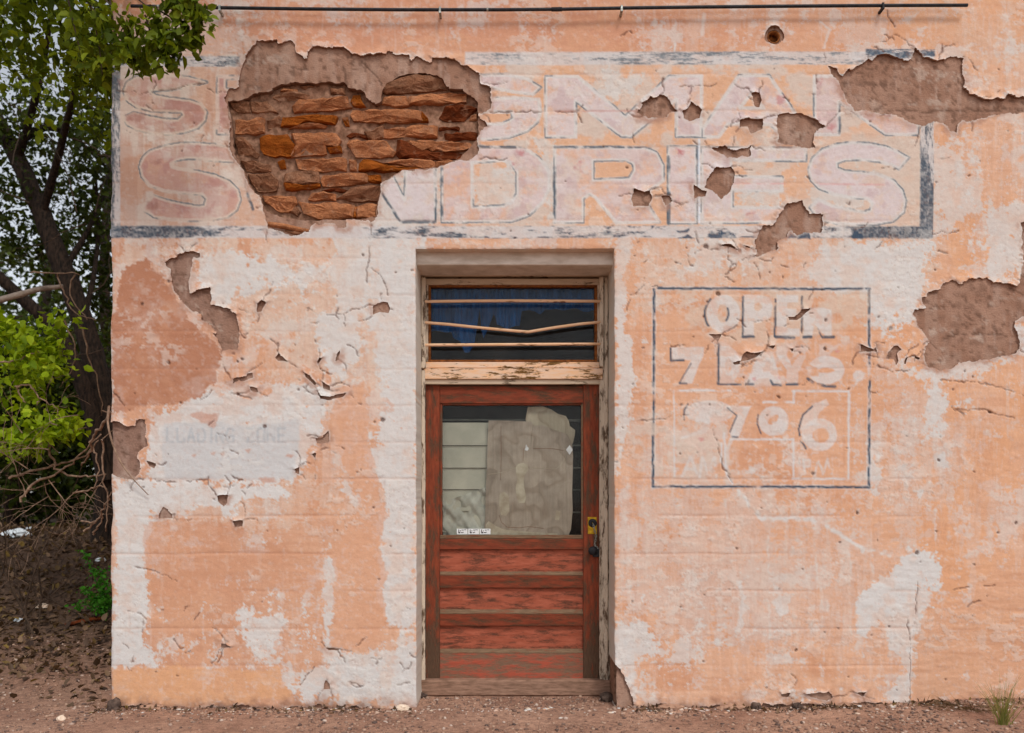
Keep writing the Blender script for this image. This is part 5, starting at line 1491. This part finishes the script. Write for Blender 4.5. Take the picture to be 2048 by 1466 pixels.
# ================================================================== PLANTS, STONES, LITTER
def leaf_mesh(name, pos, nrm_bias, size, seed, mat, parent=None, droop=.5, four=True, width=.62):
    rs = np.random.RandomState(seed)
    n = len(pos)
    pos = np.asarray(pos, np.float32)
    sz = (size * rs.uniform(.4, 1.3, n)).astype(np.float32)[:, None]
    d = rs.normal(size=(n, 3)); d[:, 2] -= droop; d /= np.linalg.norm(d, axis=1)[:, None]
    u = rs.normal(size=(n, 3)) + np.array(nrm_bias)
    s_ = np.cross(d, u); s_ /= np.linalg.norm(s_, axis=1)[:, None] + 1e-6
    nn = np.cross(s_, d)
    if four:
        wd = width * .56
        V = np.stack([pos, pos + (d * .22 + s_ * wd * .85 + nn * .10) * sz, pos + (d * .60 + s_ * wd * .80 + nn * .08) * sz, pos + (d * 1.0 - nn * .10) * sz, pos + (d * .60 - s_ * wd * .80 + nn * .08) * sz, pos + (d * .22 - s_ * wd * .85 + nn * .10) * sz], 1)
        o = (np.arange(n) * 6)[:, None]
        T = np.concatenate([o + np.array([[0, 1, 2]]), o + np.array([[0, 2, 3]]), o + np.array([[0, 3, 4]]), o + np.array([[0, 4, 5]])])
    else:
        V = np.stack([pos, pos + (d * .45 + s_ * width * .5) * sz, pos + d * sz, pos + (d * .45 - s_ * width * .5) * sz], 1)
        o = (np.arange(n) * 4)[:, None]
        T = np.concatenate([o + np.array([[0, 1, 2]]), o + np.array([[0, 2, 3]])])
    return link(name, np_mesh(name, V.reshape(-1, 3), None, T), mat, parent, False)

def clump_points(clusters, seed, per=14, cr=.13):
    """leaf positions: clusters given by their middle (pixel and depth), half sizes in metres, number of leaves"""
    rs = np.random.RandomState(seed)
    out = []
    for (px, py, dep, rx, ry, rz, n) in clusters:
        c = np.array(P(px, py, dep))
        k = max(1, n // per)
        q = rs.normal(size=(k, 3)); q /= np.linalg.norm(q, axis=1)[:, None]
        q *= (rs.rand(k, 1) ** .42)
        cc = c + q * np.array([rx, ry, rz])
        p = cc[rs.randint(0, k, n)] + rs.normal(size=(n, 3)) * cr * .6
        out.append(p)
    return np.concatenate(out)

def twig_specs(root, direction, length, r0, seed, depth=3, up=.1):
    rg = random.Random(seed)
    specs = []; tips = []
    def grow(p, d, L, r, lev):
        n = 6
        pts = [p]; rr = [r]
        for k in range(n):
            d = (d + Vector((rg.uniform(-1, 1), rg.uniform(-1, 1), rg.uniform(-1, 1) + up)) * .26).normalized()
            p = p + d * L / n
            pts.append(p); rr.append(max(r * (1 - .13 * (k + 1)), .0012))
            if lev > 0 and k >= 1 and rg.random() < .62:
                grow(p, (d + Vector((rg.uniform(-1, 1), rg.uniform(-1, 1), rg.uniform(-1, 1))) * .8).normalized(), L * rg.uniform(.4, .65), rr[-1] * .6, lev - 1)
        specs.append((pts, rr)); tips.extend(pts[2:])
    grow(Vector(root), Vector(direction).normalized(), length, r0, depth)
    return specs, tips

def gz(x, y): return float(ground_z(np.array([x]), np.array([y]))[0])
def on_ground(px, dep, lift=0):
    x = P(px, 1000, dep).x
    return Vector((x, dep, gz(x, dep) + lift))

# ---- the leaning tree whose crown hangs over the corner of the store
b0 = on_ground(216, 4.2)
tree = empty('tree', b0, 'dark leaning tree whose leafy twigs hang over the top corner of the wall', 'tree')
tk = catmull([b0 - Vector((0, 0, .15)), P(214, 900, 4.2), P(196, 760, 4.2), P(165, 640, 4.25), P(128, 540, 4.3), P(84, 430, 4.4), P(36, 320, 4.5), P(-30, 200, 4.7), P(-110, 60, 5.0)], 4)
n = len(tk)
tubes('trunk', [(tk, [.145 - .065 * k / n + (.04 if k < 2 else 0) for k in range(n)])], M['bark'], tree, 12, .10, 3)
l2 = catmull([P(212, 960, 4.1), P(176, 800, 4.0), P(130, 690, 3.9), P(80, 630, 3.8), P(20, 575, 3.7), P(-60, 500, 3.6)], 4)
tubes('limb', [(l2, [.10 - .05 * k / len(l2) for k in range(len(l2))])], M['bark'], tree, 10, .10, 5)
for k, pts in enumerate([[(84, 430, 4.4), (120, 300, 4.0), (150, 180, 3.2), (190, 60, 2.2), (215, -60, 1.4)], [(36, 320, 4.5), (70, 200, 4.0), (95, 80, 3.4), (110, -60, 3.0)], [(20, 300, 4.5), (90, 255, 4.6), (160, 285, 4.8), (222, 345, 5.0)], [(128, 540, 4.3), (170, 470, 4.6), (205, 400, 5.0), (225, 320, 5.4)], [(165, 640, 4.25), (186, 560, 4.5), (196, 460, 4.8), (190, 330, 5.0)]]):
    c_ = catmull([P(*p) for p in pts], 4)
    tubes('limb', [(c_, [(.05 if k < 3 else .04) * (1 - .7 * i / len(c_)) for i in range(len(c_))])], M['bark'], tree, 8, .10, 7 + k)
c_ = catmull([P(-30, 608, 2.4), P(30, 592, 2.4), P(80, 578, 2.45), P(126, 573, 2.5)], 4)
tubes('broken_limb', [(c_, [.034 - .014 * i / len(c_) for i in range(len(c_))])], M['pale_wood'], tree, 8, .08, 12)
# hanging sprays in front of the wall: twigs first, leaves strung along them
spr = [
 [(120, -60, -.45), (180, 10, -.5), (215, 60, -.5), (232, 110, -.5)], [(150, -60, -.5), (230, 20, -.55), (262, 70, -.55), (272, 118, -.55), (274, 134, -.55)],
 [(200, -60, -.55), (290, 10, -.6), (322, 55, -.6), (330, 95, -.6), (312, 125, -.6)], [(260, -60, -.6), (350, 5, -.62), (392, 20, -.62), (412, 48, -.62)],
 [(300, 10, -.6), (350, 40, -.6), (380, 62, -.6), (396, 82, -.6)], [(290, 30, -.6), (300, 70, -.6), (290, 100, -.6)], [(322, 55, -.6), (350, 70, -.6), (362, 92, -.6)],
 [(370, -30, -.6), (385, 0, -.6), (400, 28, -.6)], [(240, 30, -.55), (255, 90, -.55), (250, 112, -.55)], [(215, -30, -.5), (228, 60, -.5), (222, 120, -.5)],
 [(330, -50, -.6), (345, -10, -.6), (350, 12, -.6)], [(180, 10, -.4), (196, 80, -.4), (205, 150, -.4)], [(130, -30, -.3), (150, 60, -.3), (170, 140, -.3)], [(300, 60, -.6), (318, 80, -.6), (345, 100, -.6), (338, 130, -.6)]]
specs = []; lp = []
rg = random.Random(21)
for k, s_ in enumerate(spr):
    c_ = catmull([P(*p) for p in s_], 5)
    specs.append((c_, [.006 * (1 - .7 * i / len(c_)) for i in range(len(c_))]))
    for i, p in enumerate(c_):
        f = i / len(c_)
        if f < .25: continue
        for q in range(7):
            lp.append(p + Vector((rg.gauss(0, .030), rg.gauss(0, .04), rg.gauss(0, .028))))
tubes('twig', specs, M['twig_dark'], tree, 5)
leaf_mesh('crown', lp, (0, -.4, .7), .066, 31, M['leaf'], tree, .7)
pts = clump_points([
 (40, 20, .6, .7, .5, .42, 400), (120, 30, .4, .45, .45, .36, 340), (190, 40, .2, .30, .4, .34, 360), (150, 120, .7, .40, .5, .26, 200), (60, 110, 1.2, .55, .6, .26, 150), (205, 150, .5, .12, .4, .26, 200),
 (10, 170, 1.6, .5, .5, .36, 190), (190, 215, 1.2, .14, .4, .24, 110), (100, 190, 2.0, .45, .5, .22, 90), (215, 90, .2, .12, .3, .24, 170), (-60, 60, .8, .6, .6, .7, 500), (40, -70, .6, 1.0, .7, .35, 700), (230, -60, .1, .6, .5, .25, 380), (200, -260, -.6, 1.3, .8, .5, 700), (-150, -200, -.3, 1.2, 1.0, .7, 1100), (60, -330, 2.2, 1.8, 1.5, .6, 1700), (0, -420, 4.6, 2.2, 1.6, .7, 1700), (-260, 0, 2.0, 1.2, 1.4, 1.0, 1300)], 41, 12, .10)  # clumps high above the view are added to shade the wall and undergrowth
leaf_mesh('crown', pts, (0, -.3, .8), .075, 42, M['leaf'], tree, .5)
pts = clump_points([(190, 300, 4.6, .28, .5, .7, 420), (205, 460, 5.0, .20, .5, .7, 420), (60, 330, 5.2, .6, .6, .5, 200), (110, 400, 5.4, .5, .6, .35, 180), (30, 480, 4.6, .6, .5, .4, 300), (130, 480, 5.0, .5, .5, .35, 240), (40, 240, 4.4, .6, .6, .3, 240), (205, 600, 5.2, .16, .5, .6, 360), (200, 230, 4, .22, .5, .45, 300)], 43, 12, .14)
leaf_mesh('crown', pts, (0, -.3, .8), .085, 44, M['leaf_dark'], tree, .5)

specs = []
for k in range(26):
    p0 = P(rg.uniform(0, 215), rg.uniform(180, 700), rg.uniform(3.2, 5.0))
    s_, t_ = twig_specs(p0, (rg.uniform(-1, 1), rg.uniform(-.4, .4), rg.uniform(-.5, .8)), rg.uniform(.5, 1.1), .009, 300 + k, 2, .0)
    specs += s_
tubes('twig', specs, M['twig_dark'], tree, 4)['kind'] = 'stuff'
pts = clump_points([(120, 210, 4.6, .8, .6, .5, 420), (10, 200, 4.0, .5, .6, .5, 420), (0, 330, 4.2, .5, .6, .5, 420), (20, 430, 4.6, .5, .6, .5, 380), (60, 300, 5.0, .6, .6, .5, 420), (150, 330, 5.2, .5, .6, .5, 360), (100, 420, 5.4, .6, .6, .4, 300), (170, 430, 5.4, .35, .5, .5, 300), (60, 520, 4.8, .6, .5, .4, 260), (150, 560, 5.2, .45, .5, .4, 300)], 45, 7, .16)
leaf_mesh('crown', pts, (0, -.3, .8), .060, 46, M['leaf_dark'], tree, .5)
# ---- trees and shrubs behind
def back_tree(px, dep, top_py, rx, seed, label, cat, name, mat, n, size, gaps=.25):
    b_ = on_ground(px, dep)
    root = empty(name, b_, label, cat)
    top = P(px, top_py, dep).z
    h = top - b_.z
    c_ = catmull([b_ - Vector((0, 0, .1)), b_ + Vector((.06, 0, h * .3)), b_ + Vector((-.05, 0, h * .6)), b_ + Vector((.05, .05, h * .95))], 4)
    tubes('trunk', [(c_, [.05 + .10 * (1 - i / len(c_)) * min(1, h / 4) for i in range(len(c_))])], M['bark'], root, 8, .1, seed)
    rs = np.random.RandomState(seed)
    k = max(6, n // 26)
    cc = []
    while len(cc) < k:
        u = rs.uniform(-1, 1, 3)
        if (u ** 2).sum() > 1: continue
        if rs.rand() < gaps and u[2] > 0: continue
        cc.append((b_.x + u[0] * rx, b_.y + u[1] * rx * .6, b_.z + h * .52 + u[2] * h * .52))
    cc = np.array(cc)
    p = cc[rs.randint(0, k, n)] + rs.normal(size=(n, 3)) * .17
    p[:, 2] = np.maximum(p[:, 2], b_.z + .04)
    leaf_mesh('crown', p, (0, -.3, .9), size, seed + 1, mat, root, .4, False, .7)
    return root
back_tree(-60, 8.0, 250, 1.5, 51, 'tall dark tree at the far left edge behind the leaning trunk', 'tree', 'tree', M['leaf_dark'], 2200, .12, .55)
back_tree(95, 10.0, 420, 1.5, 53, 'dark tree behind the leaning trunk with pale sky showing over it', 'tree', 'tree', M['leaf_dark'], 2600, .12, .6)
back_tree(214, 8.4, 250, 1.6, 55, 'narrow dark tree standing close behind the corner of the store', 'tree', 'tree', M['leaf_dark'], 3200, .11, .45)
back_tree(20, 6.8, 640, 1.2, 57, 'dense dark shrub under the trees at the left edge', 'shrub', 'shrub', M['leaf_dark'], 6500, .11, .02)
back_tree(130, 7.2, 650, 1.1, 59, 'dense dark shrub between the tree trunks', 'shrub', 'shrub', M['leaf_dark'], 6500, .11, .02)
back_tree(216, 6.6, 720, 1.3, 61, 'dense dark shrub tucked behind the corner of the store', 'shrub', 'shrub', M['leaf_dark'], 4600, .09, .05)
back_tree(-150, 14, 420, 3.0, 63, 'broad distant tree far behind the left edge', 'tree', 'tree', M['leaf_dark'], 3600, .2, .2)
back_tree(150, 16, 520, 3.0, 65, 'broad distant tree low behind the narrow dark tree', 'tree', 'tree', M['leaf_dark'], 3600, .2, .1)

# ---- sunlit young shrub, left edge
sb = on_ground(40, 1.7)
shrub = empty('shrub', sb, 'bright yellow-green leafy shrub at the left edge', 'shrub')
specs = []; tips = []
for k in range(5):
    s_, t_ = twig_specs(sb + Vector((rg.uniform(-.25, .25), rg.uniform(-.2, .3), 0)), (rg.uniform(-.35, .30), rg.uniform(-.3, .2), 1.0), 1.7, .009, 70 + k, 2, .25)
    specs += s_; tips += t_
tubes('stem', specs, M['twig_dark'], shrub, 5)
pts = clump_points([(30, 660, 1.5, .22, .3, .12, 150), (70, 700, 1.4, .30, .35, .18, 330), (20, 740, 1.6, .30, .3, .22, 280), (100, 740, 1.3, .18, .3, .14, 150), (50, 800, 1.5, .28, .3, .12, 120), (100, 845, 1.3, .26, .3, .10, 210), (130, 862, 1.3, .12, .2, .06, 70), (60, 880, 1.4, .20, .2, .12, 170), (10, 880, 1.6, .22, .3, .22, 160), (120, 660, 1.6, .12, .2, .06, 50), (135, 640, 1.6, .10, .2, .05, 30)], 81, 9, .07)
leaf_mesh('foliage', pts, (0, -.6, 1.2), .075, 82, M['leaf_bright'], shrub, .25)

# ---- dead shrub: bare tangled twigs beside the corner
db = on_ground(150, 1.9)
dead = empty('dead_shrub', db, 'tangle of bare dead twigs beside the corner of the store', 'shrub')
tw = [[(222, 822, .3), (202, 850, .5), (186, 878, .7), (182, 908, .9), (162, 930, 1.1)], [(16, 955, 1.5), (70, 940, 1.5), (115, 930, 1.5), (160, 915, 1.4), (196, 880, 1.3)],
      [(94, 868, 1.4), (105, 920, 1.4), (130, 948, 1.4), (170, 953, 1.3), (212, 948, 1.2)], [(38, 1002, 1.4), (65, 970, 1.4), (105, 950, 1.4), (150, 920, 1.3), (202, 868, 1.1)],
      [(148, 985, 1.0), (180, 978, 1.0), (200, 972, 1.0), (216, 982, .9)], [(168, 1062, .8), (195, 1040, .7), (212, 1010, .6), (220, 985, .5)], [(164, 1040, .8), (182, 1046, .75), (196, 1040, .7)], [(186, 1070, .8), (196, 1050, .75), (206, 1028, .7)],
      [(33, 772, 1.2), (60, 770, 1.2), (78, 795, 1.2), (110, 815, 1.2), (118, 832, 1.2)], [(0, 725, 1.2), (30, 722, 1.2), (52, 712, 1.2), (75, 702, 1.2)], [(78, 795, 1.2), (74, 812, 1.2)], [(33, 772, 1.2), (42, 795, 1.2), (48, 804, 1.2)],
      [(130, 640, 2), (150, 700, 2), (142, 745, 2), (120, 775, 2)], [(160, 650, 2), (178, 720, 2), (196, 760, 2), (205, 830, 2)], [(60, 545, 2.2), (110, 545, 2.2), (160, 550, 2.2)], [(150, 548, 2.2), (140, 590, 2.2), (175, 640, 2.2)], [(112, 548, 2.2), (130, 590, 2.2), (150, 625, 2.2), (190, 640, 2.2)],
      [(72, 830, 1.5), (78, 845, 1.5)], [(98, 835, 1.4), (85, 870, 1.4), (120, 905, 1.4)], [(205, 880, .8), (206, 940, .8), (214, 1000, .8), (210, 1060, .8)], [(186, 900, 1.0), (196, 930, 1.0), (190, 980, 1.0)]]
for k, p in enumerate(tw):
    c_ = catmull([P(*q) for q in p], 5)
    c_ = [q + Vector((rg.gauss(0, .006), rg.gauss(0, .01), rg.gauss(0, .006))) for q in c_]
    tubes('branch', [(c_, [(.012 if k in (0, 1, 2, 3) else .008) * (1 - .55 * i / len(c_)) for i in range(len(c_))])], M['twig'], dead, 6, .05, k)
for k in range(11):
    r_ = on_ground(rg.uniform(-10, 205), rg.uniform(1.4, 3.2))
    s_, t_ = twig_specs(r_, (rg.uniform(-1.0, 1.0), rg.uniform(-.3, .3), rg.uniform(.3, .8)), rg.uniform(.6, 1.1), .007, 120 + k, 2, .05)
    tubes('branch', s_, M['twig_dark'], dead, 5)
for k in range(16):
    p0 = P(rg.uniform(40, 214), rg.uniform(820, 1000), rg.uniform(.5, 1.7))
    s_, t_ = twig_specs(p0, (rg.uniform(-1, .4), rg.uniform(-.4, .2), rg.uniform(-.5, .5)), rg.uniform(.35, .75), .0048, 400 + k, 2, -.05)
    tubes('branch', s_, M['twig'], dead, 4)
c_ = catmull([P(218, 812, -.02), P(216, 850, -.06), P(229, 898, -.06), P(246, 932, -.05), P(270, 962, -.045), P(297, 990, -.02)], 5)
vt = tubes('twig', [(c_, [.0085 * (1 - .7 * i / len(c_)) for i in range(len(c_))])], M['twig'], None, 6, .08, 3)
tag(vt, 'single thin bare twig reaching across the lower left corner of the wall', 'twig')

# ---- small weed by the corner
wb = on_ground(212, 1.9)
weed = empty('weed', wb, 'small bright green weed growing beside the foot of the corner', 'plant')
specs = []; lp = []
for k, (px, py) in enumerate([(168, 1105), (190, 1140), (165, 1180), (150, 1212), (205, 1140), (180, 1200), (215, 1170), (198, 1220), (220, 1200)]):
    e = P(px, py, 1.7 + .02 * k)
    c_ = catmull([wb, wb.lerp(e, .5) + Vector((0, 0, .08)), e], 6)
    specs.append((c_, [.005 * (1 - .6 * i / len(c_)) for i in range(len(c_))]))
    for i, p in enumerate(c_[3:]):
        for q in range(9): lp.append(p + Vector((rg.gauss(0, .022), rg.gauss(0, .03), rg.gauss(0, .02))))
tubes('stem', specs, M['weed'], weed, 5)
leaf_mesh('foliage', lp, (0, -.4, 1), .034, 92, M['weed'], weed, .0)

# ---- grass tuft, right foreground
def tuft(name, base, n, h, spread, mat, label, cat, seed, lie=0.0):
    rs = random.Random(seed)
    V = []; T = []
    for k in range(n):
        a = rs.uniform(0, 6.283); r = abs(rs.gauss(0, spread))
        p = base + Vector((r * math.cos(a), r * math.sin(a) * .6, 0)); p.z = gz(p.x, p.y) - .005
        hh = h * rs.uniform(.35, 1.0); w = rs.uniform(.0018, .0035)
        d = Vector((rs.gauss(0, .22 + lie), rs.gauss(0, .22 + lie), 1)).normalized()
        if lie: d = Vector((d.x, d.y, abs(d.z) * .35)).normalized()
        bend = Vector((rs.gauss(0, .25), rs.gauss(0, .2), -.12 - lie * .1))
        s_ = d.cross(Vector((0, 1, .2))).normalized() * w
        o = len(V)
        for i in range(4):
            f = i / 3
            q = p + d * hh * f + bend * hh * f * f
            V += [q - s_ * (1 - f * .9), q + s_ * (1 - f * .9)]
        for i in range(3):
            a0 = o + i * 2
            T += [(a0, a0 + 1, a0 + 3), (a0, a0 + 3, a0 + 2)]
    me = np_mesh(name, V, None, T)
    root = empty(name, base, label, cat)
    link('blades', me, mat, root)
    return root
gt = Vector((P(2006, 1000, -.56).x, -.56, 0))
tuft('grass_tuft', gt, 64, .36, .020, M['grass'], 'green grass tuft growing at the right foot of the wall', 'grass', 5)
for k, (px, dep) in enumerate([(1895, -.10), (1950, -.20)]):
    b_ = Vector((P(px, 1000, dep).x, dep, 0)); b_.z = gz(b_.x, b_.y)
    tuft('dry_grass_heap', b_, 150, .16, .085, M['dry_grass'], ['flattened dry grass heap against the wall left of the grass tuft', 'flattened dry grass heap just beside the green grass tuft'][k], 'grass', 15 + k, .9)

# ---- stones
def rock(name, c, r, mat, label, seed, sq=(1, 1, .75), cat='stone'):
    bm = bmesh.new()
    bmesh.ops.create_icosphere(bm, subdivisions=3, radius=1)
    for v in bm.verts:
        f = 1 + .32 * mnoise.noise(v.co * 1.3 + Vector((seed * 3.1, 0, 0))) + .14 * mnoise.noise(v.co * 3.4 + Vector((0, seed, 0)))
        v.co = Vector((c.x + v.co.x * r * sq[0] * f, c.y + v.co.y * r * sq[1] * f, c.z + v.co.z * r * sq[2] * f))
    o = bm_obj(name, bm, mat, None, False)
    return tag(o, label, cat)
def rock_at(px, dep, r, mat, label, seed, sq=(1, 1, .75)):
    p = on_ground(px, dep); p.z = gz(p.x, dep) + r * sq[2] * .45
    return rock('stone', p, r, mat, label, seed, sq)
M['rock_dark'] = plain_mat('rock_dark', (58, 44, 38), (104, 82, 70), 30, .95, .8, .006)
M['rock_pale'] = plain_mat('rock_pale', (214, 180, 152), (236, 208, 184), 30, .9, .4, .004)
M['rock_mid'] = plain_mat('rock_mid', (138, 100, 80), (184, 140, 114), 30, .95, .7, .006)
rock_at(229, -.045, .052, M['rock_dark'], 'dark lump of stone at the foot of the left corner', 1, (.9, .8, 1.0))
rock_at(806, -.05, .040, M['rock_pale'], 'pale stone at the left foot of the doorway', 2, (1.1, .9, .6))
rock_at(1512, -.03, .036, M['rock_dark'], 'grey stone leaning on the wall under the opening-hours sign', 3, (1, .8, .9))
rock_at(1596, -.05, .034, M['rock_dark'], 'reddish dark stone at the wall foot right of the grey stone', 4, (1, .8, .8))
rock_at(1340, -.03, .05, M['rock_mid'], 'flat brown crumbled lump at the wall foot right of the doorway', 5, (1.8, .8, .4))
rock_at(1462, -.04, .05, M['rock_mid'], 'flat brown crumbled lump at the wall foot left of the grey stone', 6, (1.9, .8, .4))
rock_at(302, -.03, .05, M['rock_mid'], 'low brown crumbled lump at the wall foot near the left corner', 7, (1.5, .8, .4))
rock_at(1212, .20, .045, M['rock_dark'], 'dark dirt clod in the right corner of the doorway', 8, (1, 1.2, .9))
rock_at(845, .28, .03, M['rock_dark'], 'dark clod in the left corner of the doorway', 9, (1.1, 1, .8))
rock_at(1690, -.02, .04, M['rock_mid'], 'flat brown lump at the wall foot below the largest white patch', 10, (2.0, .8, .4))

# ---- litter
def crumple(name, px, dep, sx, sy, sz, mat, label, cat, seed):
    p = on_ground(px, dep)
    bm = bmesh.new(); bmesh.ops.create_icosphere(bm, subdivisions=3, radius=1)
    for v in bm.verts:
        f = 1 + .38 * mnoise.noise(v.co * 2.1 + Vector((seed, 0, 0))) + .2 * mnoise.noise(v.co * 5 + Vector((0, seed, 0)))
        v.co = Vector((p.x + v.co.x * sx * f, p.y + v.co.y * sy * f, p.z + max(v.co.z, -.3) * sz * f + sz * .3))
    return tag(bm_obj(name, bm, mat), label, cat)
crumple('plastic_bag', 34, 4.3, .16, .10, .07, M['white_trash'], 'crumpled white plastic bag on the dirt under the trees', 'litter', 1)
crumple('plastic_scrap', 62, 4.9, .07, .05, .025, M['white_trash'], 'thin white scrap behind the crumpled plastic bag', 'litter', 2)
crumple('paper_scrap', 200, 3.3, .055, .04, .03, M['white_trash'], 'small white paper scrap above the green weed', 'litter', 3)
crumple('paper_scrap', 84, 2.2, .06, .05, .025, M['rock_pale'], 'pale flat scrap in the leaf litter left of the weed', 'litter', 4)
crumple('paper_scrap', 38, 1.9, .045, .03, .02, M['white_trash'], 'tiny white scrap in the litter near the left edge', 'litter', 5)
rock_at(122, -.35, .028, M['rock_pale'], 'single white pebble on the gravel left of the corner', 12, (1, 1, .7))
a = on_ground(130, 1.75); b_ = on_ground(212, 1.9)
bm = bmesh.new()
v, q, tt = tube_data([a + Vector((0, 0, .02)), a.lerp(b_, .5) + Vector((0, 0, .035)), b_ + Vector((0, 0, .03))], [.018, .022, .016], 6, 4, .2)
tag(link('stick', np_mesh('stick', v, q, tt), M['stone_red'], None), 'reddish brown stick lying in the litter under the weed', 'stick')

# ---- leaf litter, twigs and gravel: uncountable
rs = np.random.RandomState(9)
n = 9000
lx = rs.uniform(-6.5, -2.72, n); ly = rs.rand(n) ** 1.1 * 5.4 - .1
keep_l = rs.rand(n) < sstep(.0, 1.5, ly + .7 * (fbm(lx, ly, .5, .5, 901, 3) - .2))
lx, ly = lx[keep_l], ly[keep_l]
lz = ground_z(lx, ly) + rs.uniform(.004, .03, len(lx))
o = leaf_mesh('leaf_litter', np.stack([lx, ly, lz], -1), (0, 0, 4), .065, 95, M['dry_leaf'], None, 0, True, .6)
me = o.data
tag(o, 'brown dead leaves covering the dirt under the trees', 'leaves', None, 'stuff')

ico = bmesh.new(); bmesh.ops.create_icosphere(ico, subdivisions=1, radius=1)
iv = np.array([v.co[:] for v in ico.verts], np.float32); it = np.array([[v.index for v in f.verts] for f in ico.faces]); ico.free()
n = 15000
gxp = rs.uniform(-5.2, 4.4, n); gyp = -1.35 + 1.35 * rs.rand(n) ** .8
m2 = rs.rand(n) < .5; gyp = np.where(m2 & (gxp < -2.75), rs.uniform(0, 1.6, n), gyp)
m3 = (rs.rand(n) < .3) & (gxp > -.62) & (gxp < .66); gyp = np.where(m3, rs.uniform(0, .30, n), gyp)
dens = sstep(.40, .62, fbm(gxp, gyp, .5, .25, 911, 3)); dens = np.maximum(dens, sstep(-.30, -.02, gyp) * .7); dens = np.maximum(dens, (gxp < -2.6) * .9)
kp = rs.rand(n) < .15 + .85 * dens
gxp, gyp = gxp[kp], gyp[kp]; n = len(gxp)
r_ = .0035 + .011 * rs.rand(n) ** 2.6
gzp = ground_z(gxp, gyp) + r_ * .25
sc = np.stack([r_ * rs.uniform(.8, 1.5, n), r_ * rs.uniform(.8, 1.3, n), r_ * rs.uniform(.5, .9, n)], -1)
Vp = iv[None] * (1 + rs.uniform(-.22, .22, (n, len(iv), 1))) * sc[:, None, :]
an = rs.rand(n) * 6.283; ca, sa = np.cos(an)[:, None], np.sin(an)[:, None]
Vp = np.stack([Vp[..., 0] * ca - Vp[..., 1] * sa, Vp[..., 0] * sa + Vp[..., 1] * ca, Vp[..., 2]], -1) + np.stack([gxp, gyp, gzp], -1)[:, None, :]
Tp = (it[None] + (np.arange(n) * len(iv))[:, None, None]).reshape(-1, 3)
tag(link('gravel', np_mesh('gravel', Vp.reshape(-1, 3), None, Tp), M['pebble'], None), 'loose pinkish gravel scattered over the dirt', 'gravel', None, 'stuff')

n = 1500
cx_ = rs.uniform(-2.75, 3.6, n); cyy = -.01 - np.abs(rs.normal(size=n)) * .075
kp = rs.rand(n) < .25 + .75 * sstep(.42, .6, fbm(cx_, cyy * 0, .22, 1, 921, 3))
kp &= ~((cx_ > -.64) & (cx_ < .68))
cx_, cyy = cx_[kp], cyy[kp]
o = leaf_mesh('wall_foot_litter', np.stack([cx_, cyy, ground_z(cx_, cyy) + .004], -1), (0, 0, 3), .034, 97, M['dry_leaf'], None, -.1, True, .45)
tag(o, 'dark dry plant litter drifted along the foot of the wall', 'litter', None, 'stuff')
n = 420
cx_ = rs.uniform(-2.7, 3.5, n); cyy = -.015 - np.abs(rs.normal(size=n)) * .10; rr = .004 + .010 * rs.rand(n) ** 2
sc = np.stack([rr * rs.uniform(.8, 1.8, n), rr * rs.uniform(.8, 1.4, n), rr * .45], -1)
Vp = iv[None] * (1 + rs.uniform(-.3, .3, (n, len(iv), 1))) * sc[:, None, :] + np.stack([cx_, cyy, ground_z(cx_, cyy) + rr * .2], -1)[:, None, :]
M['crumb'] = leaf_mat('plaster_crumb', [(214, 178, 150), (206, 196, 188), (196, 146, 116), (222, 200, 184)], 0.0)
tag(link('plaster_crumbs', np_mesh('plaster_crumbs', Vp.reshape(-1, 3), None, (it[None] + (np.arange(n) * len(iv))[:, None, None]).reshape(-1, 3)), M['crumb'], None), 'pale crumbs of fallen plaster along the foot of the wall', 'rubble', None, 'stuff')
